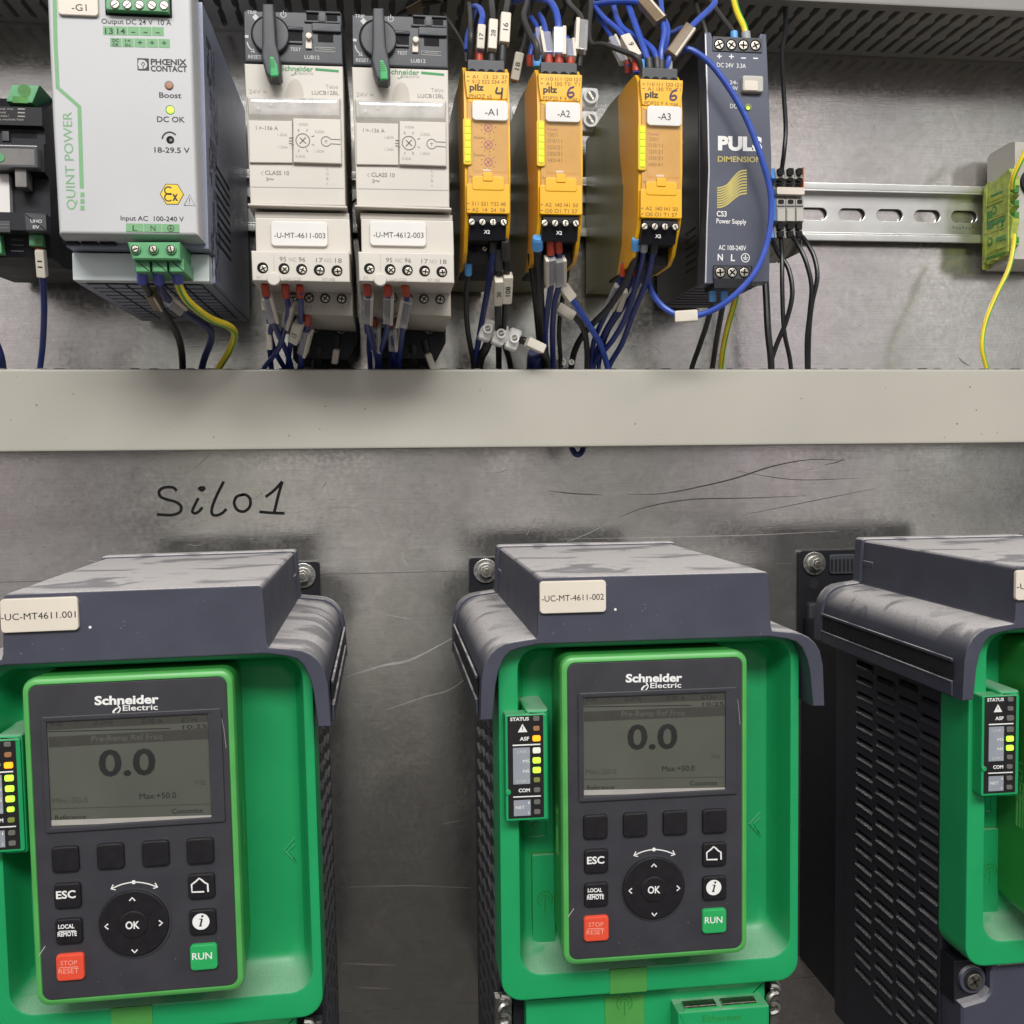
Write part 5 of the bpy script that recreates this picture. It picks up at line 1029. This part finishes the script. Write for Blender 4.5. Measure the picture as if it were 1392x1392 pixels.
# starters
def sw(label, pts, fer, mk, grp=G3): wire(label, 'wblue', pts, 1.35, fer+mk, grp)
F = lambda c, p, q_, w_=10: ('f', c, p, q_, w_)
K_ = lambda s, p, q_, w_, *t: ('m', s, p, q_, w_, *t)
sw('dark blue wire with red sleeve at the left foot of the left starter', q((360, 385, 138), (362, 403, 134), (368, 430, 118), (380, 458, 92), (392, 485, 68), (401, 520, 50)), (F('fred', (361.5, 401, 135), (360, 385, 139), 11),), (K_('sleeve', (362.5, 403, 134), (371.5, 436, 120), 15),))
sw('dark blue wire with red sleeve and tilted clear marker amid the left starter', q((387, 386, 138), (390, 405, 132), (392, 425, 120), (386, 450, 98), (378, 475, 78), (362, 496, 60), (345, 520, 50)), (F('fred', (389, 403, 134), (387, 386, 139), 11),), (K_('sleeve', (394, 412, 126), (388, 442, 104), 15),))
sw('dark blue wire with red sleeve and cream marker 13 under the left starter', q((407, 387, 138), (409, 405, 134), (409, 440, 108), (409, 470, 84), (410, 520, 50)), (F('fred', (408.6, 403, 135), (407, 387, 139), 11),), (K_('card', (406, 439, 110), (400, 463, 94), 14, '13'),))
sw('dark blue wire behind the others with a low red sleeve under the left starter', q((417.5, 425, 112), (418, 442, 104), (414, 465, 88), (409, 490, 66), (405, 520, 50)), (F('fred', (418, 440, 106), (417.5, 426, 113), 10),), (K_('sleeve', (418, 450, 100), (411, 480, 76), 14),))
sw('dark blue wire crossing to the right under the left starter', q((366, 430, 86), (367, 455, 82), (375, 480, 70), (388, 503, 56), (396, 525, 50)), (), (K_('card', (366, 440, 86), (367, 474, 80), 8),))
sw('dark blue wire with red sleeve at the left foot of the right starter', q((498, 385, 138), (500, 402, 134), (499, 440, 110), (506, 466, 88), (513, 490, 66), (515, 525, 50)), (F('fred', (500, 400, 135), (498, 385, 139), 11),), (K_('sleeve', (501, 402, 134), (500, 437, 112), 14),))
sw('dark blue wire with red sleeve in the middle of the right starter', q((526, 386, 138), (527.5, 402, 134), (527, 440, 110), (521, 466, 88), (514, 490, 66), (511, 525, 50)), (F('fred', (527.5, 401, 135), (526, 386, 139), 11),), (K_('sleeve', (528, 402, 134), (527, 437, 112), 15),))
sw('dark blue wire with red sleeve and tilted cream marker under the right starter', q((550, 386, 138), (553, 403, 134), (550, 430, 116), (546, 460, 92), (543, 490, 66), (542, 525, 50)), (F('fred', (552.4, 401, 135), (550, 386, 139), 11),), (K_('sleeve', (553.5, 407, 132), (546.5, 442, 110), 17, 'l'),))
sw('dark blue wire low behind the left sleeves of the right starter', q((508, 432, 96), (510, 450, 92), (512, 478, 74), (518, 500, 58), (520, 525, 50)), (F('fred', (508.5, 442, 96), (507.5, 432, 98), 8),), (K_('sleeve', (510, 442, 95), (511, 476, 76), 15),))
sw('dark blue wire low between the sleeves of the right starter', q((531, 434, 96), (533, 455, 90), (535, 478, 74), (540, 500, 58), (541, 525, 50)), (F('fred', (532, 444, 96), (531, 434, 98), 8),), (K_('sleeve', (532.5, 444, 95), (534, 474, 76), 13),))
sw('dark blue wire running straight down behind the crossing wires of the left starter', q((398, 408, 112), (399, 430, 104), (396, 460, 84), (392, 490, 62), (391, 525, 50)), (), ())
sw('dark blue wire at the far left of the left starter bundle', q((373, 405, 110), (372, 430, 100), (366, 460, 80), (368, 490, 62), (371, 525, 50)), (), ())
sw('dark blue wire tight against the base of the right starter', q((543, 408, 112), (541, 432, 102), (538, 462, 80), (532, 490, 62), (530, 525, 50)), (), (K_('sleeve', (540.5, 440, 100), (537.5, 470, 78), 12),))
sw('dark blue wire at the far left of the right starter bundle', q((512, 406, 110), (508, 432, 98), (502, 462, 78), (503, 492, 62), (506, 525, 50)), (), ())
wire('short black cable end with a small cream marker below the left starter base', 'wblack', q((458, 455, 60), (457, 478, 58), (455, 505, 52), (455, 525, 50)), 2.2, (K_('card', (458, 474, 62), (455, 494, 60), 9),))
wire('short black cable end with a tan marker below the right starter base', 'wblack', q((577, 462, 60), (582, 485, 58), (588, 508, 52), (589, 525, 50)), 2.2, (K_('card', (581, 480, 62), (589, 502, 60), 9),))
wire('thick black cable end rising from the duct under the left starter base', 'wblack', q((432, 470, 58), (432, 490, 56), (434, 525, 50)), 3.4); wire('thick black cable end rising from the duct under the right starter base', 'wblack', q((560, 468, 58), (562, 490, 56), (563, 525, 50)), 3.4)
wire('grey wire with a smoky marker behind the head of the right starter', 'wgrey', q((540, 20, 30), (556, 14, 40), (575, 6, 50), (600, 1, 48), (625, -6, 40)), 1.1, (K_('gold', (556, 15, 42), (576, 4, 50), 9),))
wire('thin grey wire slanting down behind the -A1 relay', 'wgrey', q((600, 15, 50), (607, 24, 60), (622, 46, 66), (632, 66, 70), (634, 84, 70)), .9)
# relay A1, top
T = 118
wire('dark grey wire with a bent top left of marker 17', 'wgrey', q((636, 20, 60), (637, 6, 78), (639, 14, 96), (640, 40, T), (639, 70, T), (638, 90, T-3)), 1.35, (), G2)
wire('blue wire looping over into cream marker 17', 'wmid', q((641, 30, 70), (643, 11, 90), (651, 11, 104), (656, 22, 114), (653, 40, T+1), (651, 88, T)), 1.5, (K_('card', (654.5, 35, T+2), (652.5, 69, T+2), 11, '17'), F('fred', (651.6, 71, T), (651.2, 88, T), 10)), G2)
wire('dark wire through cream marker 28', 'wgrey', q((666, -30, 60), (668, 0, 96), (670, 28, 114), (668, 88, T)), 1.5, (K_('card', (670.5, 29, 117), (668.5, 70, T+2), 12.5, '28'), F('fblack', (668.3, 71, T), (668, 88, T), 10)), G2)
wire('dark wire through cream marker 16', 'wgrey', q((690, -30, 60), (690, 0, 96), (687, 22, 114), (684, 60, T), (682, 88, T)), 1.5, (K_('card', (687.5, 20, 116), (685, 61, T+1), 14, '16'), F('fblack', (683.3, 62, T), (682, 88, T), 11)), G2)
wire('short blue wire tucked behind the grey one at the -A1 relay', 'wmid', q((646, 15, 64), (641, 30, 80), (635, 48, 96), (634, 69, 104)), 1.1, (), G2)
wire('thin twin wire through tilted marker 18 between -A1 and -A2', 'wgrey', q((720, -10, 60), (717, 30, 84), (712, 60, 96), (706, 76, 100), (698, 112, 96)), 1.1, (K_('card', (706.5, 72, 103), (699, 110, 101), 12.5, '18'),), G2)
# relay A2, top
wire('black wire bowing left into a sky blue ferrule on the -A2 relay', 'wgrey', q((722, -10, 70), (716, 8, 92), (712, 24, 106), (720, 46, 116), (729, 62, T+2), (730, 90, T)), 1.6, (F('fblue', (730, 76, T), (730, 91, T), 10),), G2)
wire('short blue wire in the leftmost red ferrule of the -A2 relay', 'wmid', q((722, 24, 84), (731, 40, 100), (724, 60, 108), (720.5, 75, 110), (720.5, 88, 110)), 1.3, (F('fred', (720.5, 75, 111), (720.5, 90, 110), 8.5), K_('sleeve', (731, 40, 103), (735, 74, 108), 9)), G2)
wire('blue wire rising from a red ferrule between clear sleeves on the -A2 relay', 'wmid', q((733, 20, 84), (738, 28, 100), (743, 48, 112), (746, 75, T), (746, 90, T)), 1.4, (F('fred', (746, 76, T), (746, 90, T), 11), K_('sleeve', (741, 46, 114), (746, 75, T+1), 15, 'l')), G2)
wire('bright blue wire arching high into a clear sleeve on the -A2 relay', 'wmid', q((700, 2, 60), (722, -3, 84), (745, 1, 104), (756, 17, 114), (759.5, 44, T), (760, 90, T)), 1.7, (F('fred', (760, 76, T), (760, 90, T), 12), K_('sleeve', (760, 38, T+1), (760, 76, T+2), 17)), G2)
wire('short blue wire in the rightmost red ferrule of the -A2 relay', 'wmid', q((771, 52, 100), (774, 62, 110), (776, 74, T), (775.5, 90, T)), 1.3, (F('fred', (775.5, 78, T), (775.5, 90, T), 11), K_('sleeve', (774, 56, 112), (776, 80, T+1), 13)), G2)
wire('black wire dropping through a smoky marker right of the -A2 relay', 'wgrey', q((768, -6, 70), (776, 8, 90), (790, 24, 104), (791, 48, 112), (788, 90, 112)), 1.4, (K_('sleeve', (791, 29, 110), (789, 71, 115), 17, 'l'),), G2)
wire('black wire sagging across from the duct to the sky blue ferrule of relay -A3', 'wgrey', q((803, -10, 70), (803, 14, 84), (800.5, 44, 96), (805, 60, 102), (822, 61, 108), (850, 71, 116), (867, 79, T+2), (872, 98, T)), 1.35, (F('fblue', (871.5, 82, T), (872, 98, T), 9.5),), G2)
# relay A3, top
wire('blue wire with a white marker slanting to a red ferrule of relay -A3', 'wmid', q((800, -4, 70), (820, 23, 90), (846, 47, 104), (862, 78, 114), (865, 100, T)), 1.35, (K_('card', (849, 51, 108), (866, 80, 115), 14, '6'), F('fred', (864, 84, 116), (865, 98, T), 9)), G2)
wire('blue wire ending in the outermost red ferrule of the -A3 relay', 'wmid', q((812, 20, 80), (826, 42, 92), (840, 64, 102), (852, 84, 108), (854, 100, 108)), 1.2, (F('fred', (852.6, 83, 108), (854, 100, 108), 8.5), K_('sleeve', (832, 52, 99), (848, 86, 108), 12)), G2)
wire('blue wire sweeping from upper left to a black ferrule of the -A3 relay', 'wmid', q((833, -4, 70), (836, 16, 86), (846, 38, 100), (874, 56, 110), (890, 72, 116), (894, 98, T)), 1.5, (F('fblack', (892.5, 79, T-.5), (894, 98, T), 9),), G2)
wire('straight bright blue wire slanting down to the second black ferrule of the -A3 relay', 'wmid', q((842, -40, 80), (852, 0, 96), (867, 43, 110), (880, 80, 117), (883.5, 98, T)), 1.6, (F('fblack', (881.5, 80, T-.5), (883.5, 98, T), 9),), G2)
wire('blue wire running level into a brown marker then down to the -A3 relay', 'wmid', q((810, 6, 80), (840, 2, 96), (872, 4, 106), (895, 24, 112), (903, 42, 115), (899, 70, T), (899, 98, T)), 1.5, (K_('gold', (874, 1, 109), (899, 30, 115), 17), F('fblack', (899, 82, T), (899, 98, T), 8)), G2)
wire('blue wire rising steeply behind the brown markers above the -A3 relay', 'wmid', q((894, -30, 70), (898, 0, 90), (901, 22, 100), (908, 40, 108), (904, 66, 112), (897, 84, 114)), 1.3, (), G2)
wire('blue wire folding back through a brown marker to the grey ferrule of relay -A3', 'wmid', q((962, -40, 84), (971, -2, 100), (968, 9, 106), (942, 34, 114), (922, 60, 118), (909, 82, T+1), (908.5, 100, T)), 1.5, (K_('gold', (938, 38, 116), (911, 76, 120), 17), F('fgrey', (909, 84, T), (908.5, 100, T), 8.5)), G2)
wire('short dark blue wire crossing behind the brown marker', 'wblue', q((905, 46, 100), (915, 44, 100), (926, 38, 98), (938, 40, 90)), 1.2, (), G2)
# long loop in front of the navy supply
wire('long blue wire looping down in front of the navy power supply, cream marker below', 'wmid', q((918, 76, 112), (930, 67, 114), (944, 70, 115), (967, 88, 115), (992, 121, 115), (1014, 160, 115), (1032, 206, 115), (1045, 250, 114), (1048.5, 284, 113), (1044, 324, 113), (1029, 366, 113), (1000, 400, 112), (966, 423, 108), (932, 430, 104), (907, 421, 101), (889, 402, 100), (881, 378, 101), (884, 350, 106), (890, 335, 112)), 1.5,
     (K_('card', (917, 431, 104), (948.5, 429, 107), 15),))
# navy supply
wire('green and yellow earth wire entering the top of the navy power supply', 'wyel', q((994, -30, 70), (998, 0, 82), (1003, 18, 88), (1012, 38, 93), (1015, 56, 94)), 1.7, (F('fgrey', (1013.5, 44, 94), (1015, 58, 94), 12),), None, stripe=True)
wire('dark wire coming down to the sky blue ferrule of the navy power supply', 'wgrey', q((960, -10, 70), (971, 9, 80), (988, 32, 88), (998, 46, 93), (999, 60, 94)), 1.3, (F('fblue', (997.6, 44, 93), (998.6, 58, 94), 10),)); wire('grey wire passing behind the top left corner of the navy power supply', 'wgrey', q((945, -10, 60), (948, 12, 70), (957, 34, 76), (962, 56, 78)), 1.2)
wire('black lead in the left sky blue ferrule below the navy power supply', 'wblack', q((969, 392, 96), (968, 412, 92), (961, 440, 80), (951, 470, 66), (940, 502, 54), (936, 530, 50)), 1.45, (F('fblue', (968.6, 408, 93), (969, 393, 97), 9),), 'leads under the navy power supply')
wire('black lead in the right sky blue ferrule below the navy power supply', 'wblack', q((985, 392, 96), (983, 412, 92), (977, 445, 80), (972, 475, 66), (968, 505, 54), (967, 530, 50)), 1.45, (F('fblue', (984, 407, 93), (985, 393, 97), 9),), 'leads under the navy power supply')
wire('yellow and green earth lead below the navy power supply', 'wyel', q((1002, 388, 94), (999, 410, 90), (990, 442, 80), (983, 475, 66), (980, 505, 54), (980, 530, 50)), 1.6, (), 'leads under the navy power supply', stripe=True)
# rail terminals
wire('black wire hanging from the duct above to the grey rail terminals', 'wblack', q((1066, -10, 66), (1068, 36, 60), (1063, 74, 56), (1065, 120, 52), (1068, 172, 50), (1066, 205, 50), (1062.5, 232, 47)), 1.25, (), G4)
wire('thick black wire straight down from behind the navy power supply', 'wblack', q((1040, 372, 50), (1042, 410, 52), (1044, 450, 54), (1048, 490, 54), (1049, 530, 50)), 1.9, (), G4)
wire('black wire bulging right then crossing back to the left below the blue terminal', 'wblack', q((1051, 330, 46), (1059, 346, 54), (1072, 366, 58), (1077, 400, 60), (1069, 436, 58), (1056, 468, 55), (1048, 495, 53), (1046, 530, 50)), 1.35, (), G4)
wire('black wire dropping nearly straight from the first grey terminal', 'wblack', q((1061.5, 318, 48), (1063, 350, 56), (1063.5, 400, 58), (1066, 450, 57), (1074, 490, 54), (1077, 530, 50)), 1.25, (), G4)
wire('black wire curving from the middle grey terminal into the right pair', 'wblack', q((1074.5, 318, 48), (1083, 330, 56), (1095, 354, 60), (1103, 388, 61), (1101, 422, 59), (1097, 460, 56), (1097, 500, 52), (1098, 530, 50)), 1.3, (), G4)
wire('black wire curving widest to the right from the terminal with the orange plate', 'wblack', q((1087, 318, 48), (1096, 329, 56), (1107, 350, 60), (1111, 378, 62), (1104, 412, 60), (1100, 450, 57), (1099, 500, 52), (1100, 530, 50)), 1.3, (), G4)
# relay A1, bottom
wire('black wire in a sky blue ferrule at the left foot of the -A1 relay', 'wblack', q((637, 356, 112), (636, 374, 108), (633.5, 405, 96), (636, 450, 76), (643, 490, 58), (646, 530, 50)), 1.4, (F('fblue', (636.6, 373, 109), (637, 357, 113), 8.5),), G1)
wire('navy wire slanting left from the lower terminal of the -A1 relay', 'wblue', q((671, 328, 124), (670, 349, 120), (664, 388, 104), (657, 426, 86), (650, 466, 68), (644, 500, 54), (642, 530, 50)), 1.5, (F('fblack', (670.5, 342, 122), (671, 328, 125), 8),), G1)
wire('black wire through cream marker 30 under the -A1 relay', 'wblack', q((678, 336, 122), (678, 360, 116), (677, 400, 104), (676.5, 440, 84), (678, 480, 62), (678, 530, 50)), 1.6, (K_('card', (678, 378.5, 114), (676.5, 412, 102), 12, '30'), F('fblack', (678, 366, 116), (678, 337, 123), 8.5)), G1)
wire('black wire through cream marker 108 under the -A1 relay', 'wblack', q((687, 326, 128), (688, 350, 120), (689, 392, 106), (686, 430, 88), (685, 462, 72), (693, 492, 56), (698, 530, 50)), 1.6, (K_('card', (690.5, 373, 114), (688.5, 410, 103), 13.5, '108'), F('fblack', (687.6, 352, 121), (687, 327, 129), 8.5)), G1)
wire('black wire leaving the hanging white connector through a small cream marker', 'wblack', q((704, 461, 78), (714, 464, 80), (726, 470, 80), (740, 480, 72), (744, 500, 58), (743, 530, 50)), 2.0, (K_('card', (716, 464, 84), (739, 475, 82), 13),), G1)
wire('thick black cable stub standing in the duct below the hanging white connector', 'wnavy', q((728, 480, 70), (726, 492, 62), (725, 530, 50)), 4.0, (), G1); wire('black wire under the hanging white connector running down left', 'wblack', q((668, 455, 70), (660, 474, 66), (652, 492, 56), (648, 530, 50)), 2.4, (), G1)
# relay A2, bottom
wire('black wire in a sky blue ferrule at the foot of the -A2 relay', 'wblack', q((731, 322, 128), (731, 342, 122), (733, 380, 106), (735, 420, 88), (736.5, 466, 66), (737, 500, 54), (737, 530, 50)), 2.1, (F('fblue', (730.6, 338, 124), (731, 322, 129), 9.5),), G1)
wire('navy black wire behind the sky blue ferrule of the -A2 relay', 'wblack', q((722, 345, 104), (724, 365, 100), (728, 400, 88), (732, 440, 74), (735, 480, 58), (736, 530, 50)), 2.0, (), G1)
wire('blue wire in the left red ferrule under the -A2 relay', 'wblue', q((747.5, 324, 126), (749, 347, 121), (749, 386, 106), (744, 424, 88), (741, 460, 70), (744, 500, 54), (746, 530, 50)), 1.5, (F('fred', (748.4, 345, 122), (747.5, 326, 127), 10), K_('sleeve', (748, 350, 122), (748, 385, 108), 15, 'l')), G1)
wire('blue wire in the right red ferrule under the -A2 relay', 'wblue', q((758.5, 322, 126), (760, 345, 121), (760, 386, 106), (754, 412, 94), (751, 450, 74), (752, 500, 54), (751, 530, 50)), 1.5, (F('fred', (759.6, 342, 122), (758.5, 323, 127), 10), K_('sleeve', (761.5, 352, 121), (761.5, 387, 108), 15)), G1)
wire('bright blue wire slanting right through a tilted cream marker under the -A2 relay', 'wmid', q((752, 368, 100), (764, 388, 100), (776, 405, 96), (798, 438, 82), (816, 468, 68), (826, 500, 54), (830, 530, 50)), 1.6, (K_('card', (763, 387, 102), (777, 406, 98), 14),), G1)
wire('dark grey wire through a smoky marker curving into the duct', 'wgrey', q((752, 412, 80), (768, 424, 80), (783, 432, 78), (794, 450, 72), (798, 476, 62), (798, 505, 53), (798, 530, 50)), 1.6, (K_('card', (757, 417, 82), (779, 431, 80), 14),), G1)
wire('thin black wire behind the pair of blue wires under the -A2 relay', 'wblack', q((772, 340, 100), (771, 372, 92), (764, 410, 80), (760, 450, 68), (762, 490, 56), (763, 530, 50)), 1.2, (), G1)
wire('thin blue wire crossing behind the black sweep under the -A3 relay', 'wblue', q((871, 360, 100), (866, 388, 92), (846, 420, 80), (826, 452, 66), (815, 490, 54), (812, 530, 48)), 1.2, (), G1)
# relay A3, bottom
wire('black wire in a sky blue ferrule sweeping far left under the -A3 relay', 'wblack', q((864, 323, 126), (864, 342, 122), (853, 378, 110), (829, 416, 92), (800, 446, 74), (786, 466, 62), (778, 490, 54), (774, 530, 48)), 1.7, (F('fblue', (864, 339, 123), (864.5, 324, 127), 9.5),), G1)
wire('blue wire from the left grey ferrule of the -A3 relay', 'wblue', q((876, 326, 126), (874, 346, 121), (865, 384, 106), (851, 430, 86), (833, 462, 70), (808, 494, 54), (798, 530, 48)), 1.5, (F('fgrey', (875, 341, 123), (876, 327, 127), 7),), G1)
wire('blue wire from the right dark ferrule of the -A3 relay', 'wblue', q((890, 328, 126), (887, 347, 121), (878, 384, 106), (861, 426, 88), (846, 466, 68), (828, 498, 54), (820, 530, 48)), 1.5, (F('fblack', (888.5, 343, 123), (890.3, 328, 127), 8),), G1)
wire('blue wire in the left red ferrule low under the -A3 relay', 'wblue', q((849, 358, 104), (846, 378, 100), (834, 406, 90), (822, 430, 80), (808, 462, 66), (803, 495, 54), (802, 530, 48)), 1.4, (F('fred', (847.5, 375, 102), (849, 359, 105), 9), K_('sleeve', (842, 388, 98), (829, 418, 86), 14)), G1)
wire('blue wire in the right red ferrule low under the -A3 relay', 'wblue', q((863, 358, 104), (858, 380, 100), (848, 402, 92), (838, 424, 82), (820, 456, 68), (808, 490, 54), (805, 530, 48)), 1.4, (F('fred', (860.5, 374, 102), (863, 359, 105), 9), K_('card', (850, 394, 98), (841, 420, 86), 8)), G1)
# right end
wire('yellow wire hanging in an S curve from the green and yellow earth terminal', 'wyel', q((1379, 320, 48), (1378, 334, 52), (1371, 366, 54), (1353, 404, 54), (1339, 440, 54), (1335, 472, 54), (1341, 500, 52), (1346, 530, 50)), 1.35, (), None, stripe=True)
wire('green and yellow wire reaching the earth terminal from the right picture edge', 'wyel', q((1440, 150, 60), (1408, 180, 58), (1390, 214, 56), (1378, 240, 52), (1376, 256, 48)), 1.6, (), None, stripe=True)
wire('small navy wire loop hanging out under the wide duct', 'wnavy', q((775, 590, 40), (777, 608, 42), (784, 618, 44), (792, 612, 42), (795, 590, 40)), 1.6)
